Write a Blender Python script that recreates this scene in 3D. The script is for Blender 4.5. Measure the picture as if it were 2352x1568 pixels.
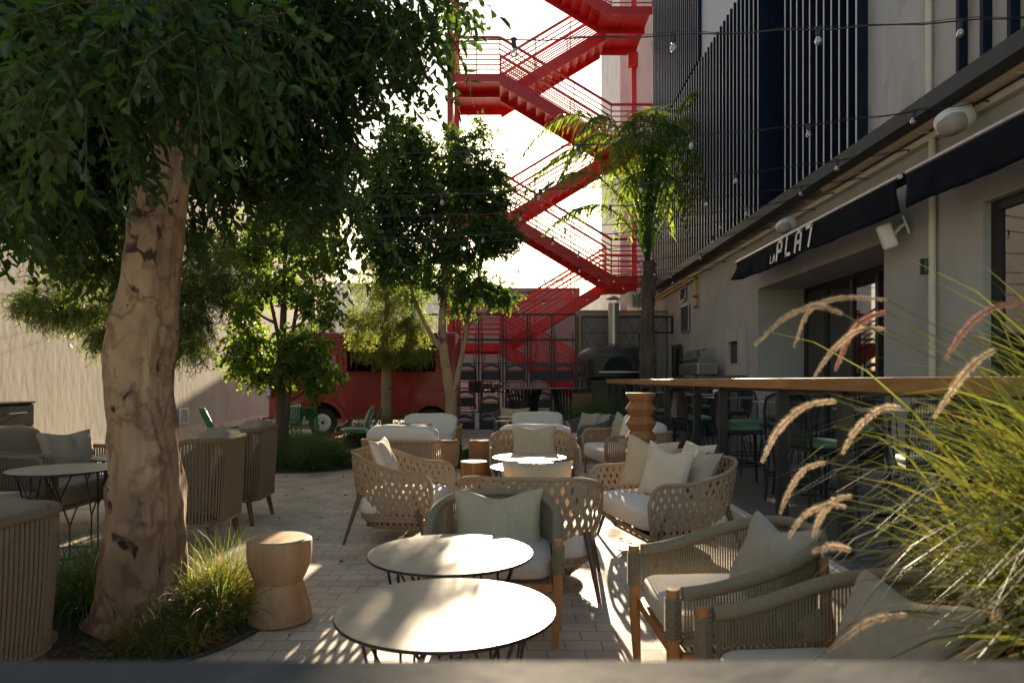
import bpy, math, random
import numpy as np
from mathutils import Vector, Matrix, noise
for o in list(bpy.data.objects): bpy.data.objects.remove(o, do_unlink=True)
SC = bpy.context.scene
COL = SC.collection
R = math.radians
H = 1.4; F = 1600.0
# ------------------------------------------------------------ camera, sky, sun, exposure
cd = bpy.data.cameras.new('camera'); cam = bpy.data.objects.new('camera', cd); COL.objects.link(cam)
cam.location = (0, 0, H); cam.rotation_euler = (R(90), 0, 0)
cd.sensor_width = 36; cd.lens = 36*F/2352; cd.shift_y = 89/2352
cd.clip_start = 0.05; cd.clip_end = 500
cd.dof.use_dof = True; cd.dof.focus_distance = 8.0; cd.dof.aperture_fstop = 3.8
SC.camera = cam
w = bpy.data.worlds.new('World'); SC.world = w; w.use_nodes = True
nt = w.node_tree; bg = nt.nodes['Background']
sky = nt.nodes.new('ShaderNodeTexSky'); sky.sky_type = 'NISHITA'; sky.sun_disc = False
sky.sun_elevation = R(13.4); sky.sun_rotation = R(1.7)
sky.air_density = 1.0; sky.dust_density = 0.7; sky.ozone_density = 1.0; sky.altitude = 20
tint = nt.nodes.new('ShaderNodeMixRGB'); tint.blend_type = 'MULTIPLY'; tint.inputs[0].default_value = 1; tint.inputs[2].default_value = (1.08, 1.0, .88, 1)
nt.links.new(sky.outputs[0], tint.inputs[1]); nt.links.new(tint.outputs[0], bg.inputs[0]); bg.inputs[1].default_value = 0.068
sd = bpy.data.lights.new('sun', 'SUN'); sd.energy = 4.6; sd.angle = R(0.5); sd.color = (1.0, 0.80, 0.55)
sun = bpy.data.objects.new('sun', sd); COL.objects.link(sun)
SUNDIR = Vector((0.030, 1.0, 0.238)).normalized()
sun.rotation_euler = (-SUNDIR).to_track_quat('-Z', 'Y').to_euler(); sun.location = (0, 30, 20)
SC.view_settings.view_transform = 'Standard'; SC.view_settings.look = 'None'
SC.view_settings.exposure = 2.1; SC.view_settings.gamma = 1.0
SC.render.engine = 'CYCLES'
SC.render.resolution_x = 1024; SC.render.resolution_y = 682
SC.cycles.use_denoising = True

def W(px, py, D):
    return Vector(((px-1176)/F*D, D, H+(873-py)/F*D))
def ZR(ratio, X): return H + ratio*X

# ------------------------------------------------------------ mesh builder
def frames(pts):
    T = []
    n = len(pts)
    for i in range(n):
        a = pts[max(0, i-1)]; b = pts[min(n-1, i+1)]
        t = (b-a); t = t.normalized() if t.length > 1e-9 else Vector((0, 0, 1)); T.append(t)
    up = Vector((0, 0, 1)) if abs(T[0].z) < .9 else Vector((1, 0, 0))
    nrm = (up - T[0]*up.dot(T[0])).normalized()
    out = []
    for t in T:
        nrm = nrm - t*nrm.dot(t)
        if nrm.length < 1e-6: nrm = t.orthogonal()
        nrm = nrm.normalized(); out.append((t, nrm, t.cross(nrm)))
    return out
class MB:
    def __init__(s): s.v = []; s.f = []; s.m = []; s.mi = 0
    def face(s, *idx): s.f.append(tuple(idx)); s.m.append(s.mi)
    def add(s, vs, fs):
        b = len(s.v); s.v.extend([tuple(p) for p in vs])
        for f in fs: s.f.append(tuple(i+b for i in f)); s.m.append(s.mi)
        return s
    def box(s, x0, y0, z0, x1, y1, z1):
        if x0 > x1: x0, x1 = x1, x0
        if y0 > y1: y0, y1 = y1, y0
        if z0 > z1: z0, z1 = z1, z0
        vs = [(x0,y0,z0),(x1,y0,z0),(x1,y1,z0),(x0,y1,z0),(x0,y0,z1),(x1,y0,z1),(x1,y1,z1),(x0,y1,z1)]
        return s.add(vs, [(0,3,2,1),(4,5,6,7),(0,1,5,4),(1,2,6,5),(2,3,7,6),(3,0,4,7)])
    def bbox(s, x0, y0, z0, x1, y1, z1, b=.01):
        # box with bevelled edges (26 faces)
        if x0 > x1: x0, x1 = x1, x0
        if y0 > y1: y0, y1 = y1, y0
        if z0 > z1: z0, z1 = z1, z0
        b = min(b, (x1-x0)*.45, (y1-y0)*.45, (z1-z0)*.45)
        lo = (x0, y0, z0); hi = (x1, y1, z1)
        vs = []; idx = {}
        import itertools
        for c in itertools.product((0, 1), repeat=3):
            for ax in range(3):
                p = []
                for k in range(3):
                    e = hi[k] if c[k] else lo[k]
                    if k != ax: e += (-b if c[k] else b)
                    p.append(e)
                idx[(c, ax)] = len(vs); vs.append(tuple(p))
        fs = []
        for ax in range(3):
            o1, o2 = (ax+1) % 3, (ax+2) % 3
            for sd_ in (0, 1):
                q = []
                for a, bb in ((0, 0), (1, 0), (1, 1), (0, 1)):
                    c = [0, 0, 0]; c[ax] = sd_; c[o1] = a; c[o2] = bb; q.append(idx[(tuple(c), ax)])
                fs.append(q if sd_ else q[::-1])
            # edges parallel to ax
            for a in (0, 1):
                for bb in (0, 1):
                    c0 = [0, 0, 0]; c0[o1] = a; c0[o2] = bb; c1 = list(c0); c1[ax] = 1
                    c0 = tuple(c0); c1 = tuple(c1)
                    q = [idx[(c0, o1)], idx[(c1, o1)], idx[(c1, o2)], idx[(c0, o2)]]
                    fs.append(q if (a == bb) == True else q[::-1])
        for c in itertools.product((0, 1), repeat=3):
            fs.append((idx[(c, 0)], idx[(c, 1)], idx[(c, 2)]))
        return s.add(vs, fs)
    def beam(s, a, b, wd, ht, up=(0, 0, 1)):
        a = Vector(a); b = Vector(b); t = (b-a).normalized(); up = Vector(up)
        if abs(t.dot(up)) > .98: up = Vector((0, 1, 0))
        sx = t.cross(up).normalized(); sz = sx.cross(t).normalized()
        vs = []
        for p in (a, b):
            for i, j in ((-1, -1), (1, -1), (1, 1), (-1, 1)):
                vs.append(p + sx*(i*wd/2) + sz*(j*ht/2))
        return s.add(vs, [(0,1,2,3),(7,6,5,4),(0,4,5,1),(1,5,6,2),(2,6,7,3),(3,7,4,0)])
    def tube(s, pts, r, n=6, cap=True, closed=False):
        pts = [Vector(p) for p in pts]
        if not hasattr(r, '__len__'): r = [r]*len(pts)
        if closed: pts = pts + [pts[0]]; r = list(r) + [r[0]]
        fr = frames(pts); b = len(s.v)
        for p, rr, (t, u, v) in zip(pts, r, fr):
            for k in range(n):
                a = 2*math.pi*k/n
                s.v.append(tuple(p + u*(math.cos(a)*rr) + v*(math.sin(a)*rr)))
        for i in range(len(pts)-1):
            for k in range(n):
                k2 = (k+1) % n
                s.face(b+i*n+k, b+i*n+k2, b+(i+1)*n+k2, b+(i+1)*n+k)
        if cap and not closed:
            s.face(*[b+k for k in range(n)][::-1]); s.face(*[b+(len(pts)-1)*n+k for k in range(n)])
        return s
    def cyl(s, a, b, r0, r1=None, n=12): return s.tube([a, b], [r0, r0 if r1 is None else r1], n)
    def strip(s, pts, wvec, wd, th=0):
        # flat ribbon; wvec list of width directions
        b = len(s.v); n = len(pts)
        for i, p in enumerate(pts):
            p = Vector(p); q = Vector(wvec[i])*(wd/2)
            s.v.append(tuple(p-q)); s.v.append(tuple(p+q))
        for i in range(n-1): s.face(b+2*i, b+2*i+1, b+2*i+3, b+2*i+2)
        return s
    def lathe(s, prof, n=24, c=(0, 0, 0), cap=True, rough=0):
        b = len(s.v)
        for (r, z) in prof:
            for k in range(n):
                a = 2*math.pi*k/n
                rr = r*(1+rough*noise.noise((math.cos(a)*2, math.sin(a)*2, z*5)))
                s.v.append((c[0]+rr*math.cos(a), c[1]+rr*math.sin(a), c[2]+z))
        for i in range(len(prof)-1):
            for k in range(n):
                k2 = (k+1) % n
                s.face(b+i*n+k, b+i*n+k2, b+(i+1)*n+k2, b+(i+1)*n+k)
        if cap:
            s.face(*[b+k for k in range(n)][::-1]); s.face(*[b+(len(prof)-1)*n+k for k in range(n)])
        return s
    def prism(s, poly, axis, d0, d1):
        # poly: 2D list; axis 'x','y','z' extrusion direction
        def mk(p, d):
            if axis == 'x': return (d, p[0], p[1])
            if axis == 'y': return (p[0], d, p[1])
            return (p[0], p[1], d)
        n = len(poly); vs = [mk(p, d0) for p in poly] + [mk(p, d1) for p in poly]
        fs = [tuple(range(n))[::-1], tuple(range(n, 2*n))] + [(i, (i+1) % n, n+(i+1) % n, n+i) for i in range(n)]
        return s.add(vs, fs)
    def sbox(s, w_, d_, h_, c=(0, 0, 0), e=.35, n=14, wr=0, seed=0, puff=0):
        # superellipsoid box (cushion)
        b = len(s.v); m = 2*n
        def sg(x, p): return math.copysign(abs(x)**p, x)
        for i in range(n+1):
            ph = -math.pi/2 + math.pi*i/n
            for j in range(m):
                th = 2*math.pi*j/m
                x = sg(math.cos(ph), e)*sg(math.cos(th), e); y = sg(math.cos(ph), e)*sg(math.sin(th), e); z = sg(math.sin(ph), e)
                pz = z*(1+puff*(1-x*x)*(1-y*y))
                p = Vector((x*w_/2, y*d_/2, pz*h_/2))
                if wr:
                    q = p*9+Vector((seed, seed*.7, 0)); k = noise.noise(q)*wr + noise.noise(q*2.3)*wr*.5
                    p += Vector((x, y, z)).normalized()*k
                s.v.append((p.x+c[0], p.y+c[1], p.z+c[2]))
        for i in range(n):
            for j in range(m):
                j2 = (j+1) % m
                s.face(b+i*m+j, b+i*m+j2, b+(i+1)*m+j2, b+(i+1)*m+j)
        return s
    def xf(s, M, start=0):
        for i in range(start, len(s.v)): s.v[i] = tuple(M @ Vector(s.v[i]))
        return s
    def build(s, name, mat, parent=None, smooth=False, loc=None):
        me = bpy.data.meshes.new(name)
        me.from_pydata(s.v, [], s.f)
        mats = mat if isinstance(mat, (list, tuple)) else [mat]
        for m in mats: me.materials.append(m)
        if len(mats) > 1: me.polygons.foreach_set('material_index', s.m)
        if smooth:
            me.polygons.foreach_set('use_smooth', [True]*len(me.polygons))
            if smooth != 'all': me.set_sharp_from_angle(angle=R(40))
        me.update()
        o = bpy.data.objects.new(name, me); COL.objects.link(o)
        if parent is not None: o.parent = parent
        if loc: o.location = loc
        return o
def tag(o, label=None, cat=None, group=None, kind=None):
    if label: o['label'] = label
    if cat: o['category'] = cat
    if group: o['group'] = group
    if kind: o['kind'] = kind
    return o
def thing(name, label, cat, loc=(0, 0, 0), rz=0, group=None):
    o = bpy.data.objects.new(name, None); COL.objects.link(o); o.empty_display_size = .1
    o.location = loc; o.rotation_euler = (0, 0, rz)
    return tag(o, label, cat, group)
def part_label(o, l): o['label'] = l; return o
KIDS = {}
def kids(o):
    return [c for c in bpy.data.objects if c.parent == o]
def dup(o, loc=None, rz=None, label=None, group=None, parent=None):
    c = o.copy(); COL.objects.link(c)
    if parent is not None: c.parent = parent
    if loc is not None: c.location = loc
    if rz is not None: c.rotation_euler = (0, 0, rz)
    if label: c['label'] = label
    if group: c['group'] = group
    for k in kids(o): dup(k, parent=c)
    return c

# ------------------------------------------------------------ materials
def newmat(name):
    m = bpy.data.materials.new(name); m.use_nodes = True
    n = m.node_tree.nodes; l = m.node_tree.links
    return m, n, l, n['Principled BSDF']
def pm(name, c, rough=.6, metal=0, var=.15, vs=6, c2=None, bump=0, bs=40, stretch=(1, 1, 1), spec=.5, sheen=0, coords='Object', blot=None, coat=0):
    m, n, l, bs_ = newmat(name)
    tc = n.new('ShaderNodeTexCoord'); mp = n.new('ShaderNodeMapping'); mp.inputs['Scale'].default_value = stretch
    l.new(tc.outputs[coords], mp.inputs[0])
    nz = n.new('ShaderNodeTexNoise'); nz.inputs['Scale'].default_value = vs; nz.inputs['Detail'].default_value = 6; nz.inputs['Roughness'].default_value = .6
    l.new(mp.outputs[0], nz.inputs['Vector'])
    rp = n.new('ShaderNodeValToRGB'); rp.color_ramp.elements[0].position = .3; rp.color_ramp.elements[1].position = .7
    if c2 is None: c2 = tuple(x*(1-var) for x in c); c1 = tuple(min(1, x*(1+var)) for x in c)
    else: c1 = c
    rp.color_ramp.elements[0].color = (*c2, 1); rp.color_ramp.elements[1].color = (*c1, 1)
    l.new(nz.outputs[0], rp.inputs[0])
    out = rp.outputs[0]
    if blot:
        # blot: (color, scale, threshold, softness)
        bc, bsc, th, sf = blot
        n2 = n.new('ShaderNodeTexNoise'); n2.inputs['Scale'].default_value = bsc; n2.inputs['Detail'].default_value = 4
        n2.inputs['Distortion'].default_value = .6
        l.new(mp.outputs[0], n2.inputs['Vector'])
        r2 = n.new('ShaderNodeValToRGB'); r2.color_ramp.elements[0].position = th; r2.color_ramp.elements[1].position = th+sf
        l.new(n2.outputs[0], r2.inputs[0])
        mx = n.new('ShaderNodeMixRGB'); mx.inputs[2].default_value = (*bc, 1)
        l.new(r2.outputs[0], mx.inputs[0]); l.new(out, mx.inputs[1]); out = mx.outputs[0]
    l.new(out, bs_.inputs['Base Color'])
    bs_.inputs['Roughness'].default_value = rough; bs_.inputs['Metallic'].default_value = metal
    bs_.inputs['Specular IOR Level'].default_value = spec
    if sheen: bs_.inputs['Sheen Weight'].default_value = sheen
    if coat: bs_.inputs['Coat Weight'].default_value = coat; bs_.inputs['Coat Roughness'].default_value = .08
    if bump:
        nb = n.new('ShaderNodeTexNoise'); nb.inputs['Scale'].default_value = bs; nb.inputs['Detail'].default_value = 5
        l.new(mp.outputs[0], nb.inputs['Vector'])
        bm_ = n.new('ShaderNodeBump'); bm_.inputs['Strength'].default_value = bump; bm_.inputs['Distance'].default_value = .02
        l.new(nb.outputs[0], bm_.inputs['Height']); l.new(bm_.outputs[0], bs_.inputs['Normal'])
    return m
def leafmat(name, c1, c2, trans=.45, tc_=(.25, .38, .04), rough=.45, c3=None, sc=1.3):
    m, n, l, p = newmat(name)
    geo = n.new('ShaderNodeNewGeometry')
    rp = n.new('ShaderNodeValToRGB'); rp.color_ramp.elements[0].color = (*c1, 1); rp.color_ramp.elements[1].color = (*c2, 1)
    if c3:
        e = rp.color_ramp.elements.new(.93); e.color = (*c2, 1); rp.color_ramp.elements[-1].color = (*c3, 1)
    l.new(geo.outputs['Random Per Island'], rp.inputs[0])
    l.new(rp.outputs[0], p.inputs['Base Color']); p.inputs['Roughness'].default_value = rough
    tr = n.new('ShaderNodeBsdfTranslucent')
    mixc = n.new('ShaderNodeMixRGB'); mixc.inputs[0].default_value = .45; mixc.inputs[1].default_value = (*tc_, 1)
    l.new(rp.outputs[0], mixc.inputs[2]); l.new(mixc.outputs[0], tr.inputs[0])
    mx = n.new('ShaderNodeMixShader'); mx.inputs[0].default_value = trans
    l.new(p.outputs[0], mx.inputs[1]); l.new(tr.outputs[0], mx.inputs[2])
    l.new(mx.outputs[0], n['Material Output'].inputs[0])
    return m
def woodmat(name, c1, c2, sc=1, rough=.5, axis='z'):
    m, n, l, p = newmat(name)
    tc = n.new('ShaderNodeTexCoord'); mp = n.new('ShaderNodeMapping')
    s = {'z': (14, 14, 1.2), 'x': (1.2, 14, 14), 'y': (14, 1.2, 14)}[axis]
    mp.inputs['Scale'].default_value = tuple(q*sc for q in s)
    l.new(tc.outputs['Object'], mp.inputs[0])
    nz = n.new('ShaderNodeTexNoise'); nz.inputs['Scale'].default_value = 1.0; nz.inputs['Detail'].default_value = 8; nz.inputs['Distortion'].default_value = 1.2
    l.new(mp.outputs[0], nz.inputs['Vector'])
    rp = n.new('ShaderNodeValToRGB'); rp.color_ramp.elements[0].position = .35; rp.color_ramp.elements[1].position = .65
    rp.color_ramp.elements[0].color = (*c2, 1); rp.color_ramp.elements[1].color = (*c1, 1)
    l.new(nz.outputs[0], rp.inputs[0]); l.new(rp.outputs[0], p.inputs['Base Color'])
    p.inputs['Roughness'].default_value = rough
    b = n.new('ShaderNodeBump'); b.inputs['Strength'].default_value = .15; b.inputs['Distance'].default_value = .01
    l.new(nz.outputs[0], b.inputs['Height']); l.new(b.outputs[0], p.inputs['Normal'])
    return m
def pavemat(name, c1, c2, mortar, bw=.22, rh=.11, msz=.006, rough=.6, off=.5, bumpd=.6, proj='xy'):
    m, n, l, p = newmat(name)
    tc = n.new('ShaderNodeTexCoord'); vec = tc.outputs['Object']
    if proj != 'xy':
        sp = n.new('ShaderNodeSeparateXYZ'); cb = n.new('ShaderNodeCombineXYZ'); l.new(vec, sp.inputs[0])
        if proj == 'yz': l.new(sp.outputs[1], cb.inputs[0])
        else:
            at = n.new('ShaderNodeMath'); at.operation = 'ARCTAN2'; l.new(sp.outputs[1], at.inputs[0]); l.new(sp.outputs[0], at.inputs[1])
            l.new(at.outputs[0], cb.inputs[0])
        l.new(sp.outputs[2], cb.inputs[1]); vec = cb.outputs[0]
    br = n.new('ShaderNodeTexBrick'); br.inputs['Scale'].default_value = 1
    br.inputs['Brick Width'].default_value = bw; br.inputs['Row Height'].default_value = rh
    br.inputs['Mortar Size'].default_value = msz; br.inputs['Mortar Smooth'].default_value = .3; br.offset = off
    br.inputs['Color1'].default_value = (*c1, 1); br.inputs['Color2'].default_value = (*c2, 1); br.inputs['Mortar'].default_value = (*mortar, 1)
    br.inputs['Bias'].default_value = 0
    nd = n.new('ShaderNodeTexNoise'); nd.inputs['Scale'].default_value = 1.2; nd.inputs['Detail'].default_value = 2
    l.new(vec, nd.inputs['Vector'])
    ad = n.new('ShaderNodeVectorMath'); ad.operation = 'MULTIPLY_ADD'; ad.inputs[1].default_value = ((.05, .05, 0) if proj == 'xy' else (0, 0, 0))
    l.new(nd.outputs['Color'], ad.inputs[0]); l.new(vec, ad.inputs[2])
    l.new(ad.outputs[0], br.inputs['Vector'])
    nz = n.new('ShaderNodeTexNoise'); nz.inputs['Scale'].default_value = 3; nz.inputs['Detail'].default_value = 8
    l.new(tc.outputs['Object'], nz.inputs['Vector'])
    mx = n.new('ShaderNodeMixRGB'); mx.blend_type = 'MULTIPLY'; mx.inputs[0].default_value = .55
    rp = n.new('ShaderNodeValToRGB'); rp.color_ramp.elements[0].position = .3; rp.color_ramp.elements[0].color = (.5, .46, .42, 1); rp.color_ramp.elements[1].position = .65; rp.color_ramp.elements[1].color = (1.1, 1.1, 1.1, 1)
    l.new(nz.outputs[0], rp.inputs[0]); l.new(br.outputs['Color'], mx.inputs[1]); l.new(rp.outputs[0], mx.inputs[2])
    l.new(mx.outputs[0], p.inputs['Base Color']); p.inputs['Roughness'].default_value = rough
    n3 = n.new('ShaderNodeTexNoise'); n3.inputs['Scale'].default_value = 30; n3.inputs['Detail'].default_value = 5
    l.new(tc.outputs['Object'], n3.inputs['Vector'])
    mth = n.new('ShaderNodeMath'); mth.operation = 'MULTIPLY_ADD'; mth.inputs[1].default_value = -1.0
    l.new(br.outputs['Fac'], mth.inputs[0]); l.new(n3.outputs[0], mth.inputs[2])
    b = n.new('ShaderNodeBump'); b.inputs['Strength'].default_value = bumpd; b.inputs['Distance'].default_value = .006
    l.new(mth.outputs[0], b.inputs['Height']); l.new(b.outputs[0], p.inputs['Normal'])
    return m
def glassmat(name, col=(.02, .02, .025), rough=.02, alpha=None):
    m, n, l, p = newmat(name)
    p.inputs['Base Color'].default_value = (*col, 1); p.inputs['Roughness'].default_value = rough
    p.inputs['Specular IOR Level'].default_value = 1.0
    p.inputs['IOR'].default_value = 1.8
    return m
def clearmat(name, col=(1, 1, 1), amt=.75):
    m, n, l, p = newmat(name)
    g = n.new('ShaderNodeBsdfGlossy'); g.inputs['Roughness'].default_value = .03
    t = n.new('ShaderNodeBsdfTransparent'); t.inputs[0].default_value = (*col, 1)
    fr = n.new('ShaderNodeFresnel'); fr.inputs[0].default_value = 1.5
    mth = n.new('ShaderNodeMath'); mth.operation = 'MULTIPLY_ADD'; mth.inputs[1].default_value = .8; mth.inputs[2].default_value = 1-amt-.2
    l.new(fr.outputs[0], mth.inputs[0])
    mx = n.new('ShaderNodeMixShader'); l.new(mth.outputs[0], mx.inputs[0])
    l.new(t.outputs[0], mx.inputs[1]); l.new(g.outputs[0], mx.inputs[2]); l.new(mx.outputs[0], n['Material Output'].inputs[0])
    return m
def stripemat(name, c1, c2, period, axis=0, rough=.8):
    m, n, l, p = newmat(name)
    tc = n.new('ShaderNodeTexCoord'); sp = n.new('ShaderNodeSeparateXYZ'); l.new(tc.outputs['Object'], sp.inputs[0])
    mt = n.new('ShaderNodeMath'); mt.operation = 'MULTIPLY'; mt.inputs[1].default_value = 2*math.pi/period
    sn = n.new('ShaderNodeMath'); sn.operation = 'SINE'; gt = n.new('ShaderNodeMath'); gt.operation = 'GREATER_THAN'; gt.inputs[1].default_value = 0
    l.new(sp.outputs[axis], mt.inputs[0]); l.new(mt.outputs[0], sn.inputs[0]); l.new(sn.outputs[0], gt.inputs[0])
    mx = n.new('ShaderNodeMixRGB'); mx.inputs[1].default_value = (*c1, 1); mx.inputs[2].default_value = (*c2, 1)
    l.new(gt.outputs[0], mx.inputs[0]); l.new(mx.outputs[0], p.inputs['Base Color']); p.inputs['Roughness'].default_value = rough
    return m

M = {}
M['pave'] = pavemat('paving', (.66, .55, .43), (.54, .45, .35), (.30, .255, .21), .20, .14, .005, .6, .5, .35)
M['terr'] = pavemat('terrace_tile', (.16, .15, .14), (.13, .125, .12), (.05, .05, .05), .6, .3, .004, .5)
M['kerb'] = pm('kerb_stone', (.62, .58, .52), .6, var=.08, bump=.1)
M['plasterL'] = pm('plaster_rough', (.52, .48, .43), .9, c2=(.43, .395, .35), vs=1.6, bump=.22, bs=7, stretch=(1, 1.1, .5), blot=((.36, .33, .29), 1.3, .58, .2))
M['plasterR'] = pm('plaster_smooth', (.44, .43, .415), .85, c2=(.36, .35, .335), vs=1.3, bump=.12, bs=60, stretch=(1, 1, .6), blot=((.29, .27, .25), 1.1, .60, .18))
M['plasterB'] = pm('plaster_mauve', (.20, .225, .215), .9, var=.08, vs=1, bump=.1)
M['plasterS'] = pm('plaster_service', (.25, .22, .20), .9, var=.1, vs=1, bump=.1)
M['plasterW'] = pm('plaster_white', (.82, .80, .82), .8, var=.06, vs=.8, bump=.08)
M['marble'] = pm('marble_wall', (.47, .465, .46), .55, c2=(.36, .345, .335), vs=1.4, stretch=(1, 1, .4), blot=((.30, .28, .265), 2.2, .56, .12))
M['greypanel'] = pm('grey_panel', (.50, .52, .55), .6, var=.05)
M['navy'] = pm('navy_paint', (.006, .011, .028), .55, var=.2, spec=.15)
M['slat'] = pm('lit_slat_edge_and_band', (.55, .56, .58), .4, var=.05)  # brightness of skylit fin fronts put into the colour; floor band shares it
M['gutter'] = pm('gutter_metal', (.05, .055, .06), .6, var=.15, spec=.25)
M['duct'] = pm('duct_paint', (.50, .42, .33), .55, var=.1)
M['cream'] = pm('cream_paint', (.62, .57, .48), .5, var=.06)
M['black'] = pm('black_metal', (.012, .012, .014), .4, var=.2, metal=.0)
M['dark'] = pm('dark_frame', (.02, .02, .022), .45, var=.2)
M['char'] = pm('charcoal', (.035, .037, .042), .5, var=.2)
M['red'] = pm('red_paint', (.56, .013, .016), .5, c2=(.42, .009, .012), vs=5, stretch=(1, 1, .4), blot=((.20, .03, .02), 9, .66, .06))
M['truckred'] = pm('truck_red', (.28, .003, .010), .32, var=.12, vs=2, coat=.25)
M['yellow'] = pm('yellow_paint', (.62, .36, .03), .5, var=.1)
M['steel'] = pm('brushed_steel', (.42, .40, .36), .38, metal=.85, var=.1, stretch=(30, 30, 1))
M['fabric'] = pm('cushion_fabric', (.58, .51, .41), .95, var=.06, vs=30, bump=.12, bs=400, sheen=.1)
M['fabricw'] = pm('white_fabric', (.68, .63, .57), .95, var=.05, vs=30, bump=.12, bs=400, sheen=.1)
M['pillow'] = pm('pillow_fabric', (.48, .39, .26), .95, var=.08, vs=25, bump=.15, bs=350, sheen=.1)
M['pillowg'] = pm('grey_pillow_fabric', (.37, .335, .265), .95, var=.08, vs=25, bump=.15, bs=350)
M['taupe'] = pm('taupe_fabric', (.32, .25, .18), .95, var=.08, vs=25, bump=.15, bs=350)
M['rope'] = pm('rope_tan', (.36, .265, .17), .9, var=.14, vs=60, bump=.3, bs=300)
M['ropeg'] = pm('rope_olive', (.26, .215, .135), .9, var=.14, vs=60, bump=.3, bs=300)
M['roped'] = pm('rope_brown', (.20, .145, .09), .9, var=.14, vs=60, bump=.3, bs=300)
M['ropek'] = pm('rope_dark_grey', (.17, .165, .15), .9, var=.14, vs=60, bump=.3, bs=300)
M['ropew'] = pm('rope_wood', (.40, .255, .145), .85, var=.14, vs=60, bump=.3, bs=300)
M['bronze'] = pm('bronze_leg', (.11, .075, .055), .45, var=.1)
M['teak'] = woodmat('teak', (.50, .24, .085), (.34, .15, .05), 1, .45)
M['oak'] = woodmat('stool_oak', (.48, .29, .15), (.37, .21, .10), .6, .6)
M['railwood'] = woodmat('rail_wood', (.42, .22, .085), (.28, .13, .045), .7, .4, 'y')
M['terra'] = woodmat('totem_wood', (.40, .17, .065), (.26, .10, .04), .8, .55)
M['log'] = woodmat('log_wood', (.50, .22, .06), (.26, .10, .03), 1, .5)
M['logtop'] = pm('log_top', (.62, .47, .30), .6, var=.15, vs=12)
M['corten'] = pm('corten', (.25, .115, .05), .7, var=.25, vs=4)
M['top'] = pm('table_laminate', (.42, .34, .245), .48, var=.12, vs=3, spec=.45, blot=((.36, .28, .20), 5, .55, .15))
M['topd'] = pm('grey_laminate', (.27, .245, .215), .45, var=.08, vs=3)
M['soil'] = pm('soil', (.035, .022, .015), .95, var=.35, vs=12, bump=.8, bs=40)
M['ledge'] = pm('ledge_stone', (.055, .056, .056), .75, var=.18, vs=9, bump=.1, bs=60)
M['bark1'] = pm('pale_bark', (.40, .285, .18), .9, c2=(.22, .135, .078), vs=7, bump=1.0, bs=12, stretch=(1, 1, .6), blot=((.045, .026, .018), 6.5, .565, .035))
def barkmat():
    m, n, l, p = newmat('pale_bark'); tc = n.new('ShaderNodeTexCoord')
    def nz(sc, st, det=5, dist=0):
        mp = n.new('ShaderNodeMapping'); mp.inputs['Scale'].default_value = st; l.new(tc.outputs['Object'], mp.inputs[0])
        q = n.new('ShaderNodeTexNoise'); q.inputs['Scale'].default_value = sc; q.inputs['Detail'].default_value = det; q.inputs['Distortion'].default_value = dist; l.new(mp.outputs[0], q.inputs['Vector']); return q.outputs[0]
    def ramp(src, a, b, c1, c2):
        r = n.new('ShaderNodeValToRGB'); r.color_ramp.elements[0].position = a; r.color_ramp.elements[1].position = b; r.color_ramp.elements[0].color = (*c1, 1); r.color_ramp.elements[1].color = (*c2, 1); l.new(src, r.inputs[0]); return r.outputs[0]
    def mix(f, a, b):
        x = n.new('ShaderNodeMixRGB'); l.new(f, x.inputs[0]); l.new(a, x.inputs[1]); x.inputs[2].default_value = (*b, 1); return x.outputs[0]
    base = ramp(nz(5, (1, 1, .7), 7), .3, .7, (.20, .12, .07), (.40, .265, .155))
    K = (0, 0, 0); Wt = (1, 1, 1)
    c = mix(ramp(nz(7, (1, 1, .8), 4, .8), .54, .64, K, (.75, .75, .75)), base, (.17, .09, .05))
    c = mix(ramp(nz(3.1, (1, 1, .8), 5, 1.6), .60, .63, K, Wt), c, (.035, .02, .014))
    c = mix(ramp(nz(16, (1, 1, .3), 3, .5), .62, .70, K, (.7, .7, .7)), c, (.10, .055, .035))
    r = n.new('ShaderNodeValToRGB'); r.color_ramp.elements[0].position = .485; r.color_ramp.elements[1].position = .5; r.color_ramp.elements[0].color = (0, 0, 0, 1); r.color_ramp.elements[1].color = (.8, .8, .8, 1)
    e = r.color_ramp.elements.new(.515); e.color = (0, 0, 0, 1); l.new(nz(2.6, (1, 1, .55), 7, .4), r.inputs[0]); c = mix(r.outputs[0], c, (.13, .075, .045))
    l.new(c, p.inputs['Base Color']); p.inputs['Roughness'].default_value = .9
    b = n.new('ShaderNodeBump'); b.inputs['Strength'].default_value = .9; b.inputs['Distance'].default_value = .02; l.new(nz(11, (1, 1, .7), 8, .3), b.inputs['Height']); l.new(b.outputs[0], p.inputs['Normal'])
    return m
M['bark1'] = barkmat()
M['bark2'] = pm('tan_bark', (.30, .21, .13), .9, var=.25, vs=6, bump=.6, bs=25, stretch=(1, 1, .4), blot=((.10, .07, .05), 7, .58, .05))
M['bark3'] = pm('dark_bark', (.085, .062, .042), .95, var=.3, vs=8, bump=.7, bs=30, stretch=(1, 1, .3))
M['palmbark'] = pm('palm_bark', (.17, .12, .09), .95, c2=(.06, .04, .03), vs=9, bump=1, bs=18, stretch=(1, 1, .35))
M['leafA'] = leafmat('ficus_leaf', (.008, .024, .010), (.023, .056, .016), .42, (.26, .50, .04))
M['leafE'] = leafmat('small_ficus_leaf', (.022, .05, .014), (.05, .10, .02), .40, (.28, .48, .05))
M['leafM'] = leafmat('maple_leaf', (.035, .07, .014), (.07, .13, .025), .48, (.42, .62, .05), c3=(.25, .08, .015))
M['leafF'] = leafmat('feather_leaf', (.04, .075, .022), (.09, .15, .035), .5, (.50, .62, .09))
M['leafG'] = leafmat('feather_leaf_bright', (.07, .11, .03), (.14, .19, .05), .55, (.60, .68, .12))
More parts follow.
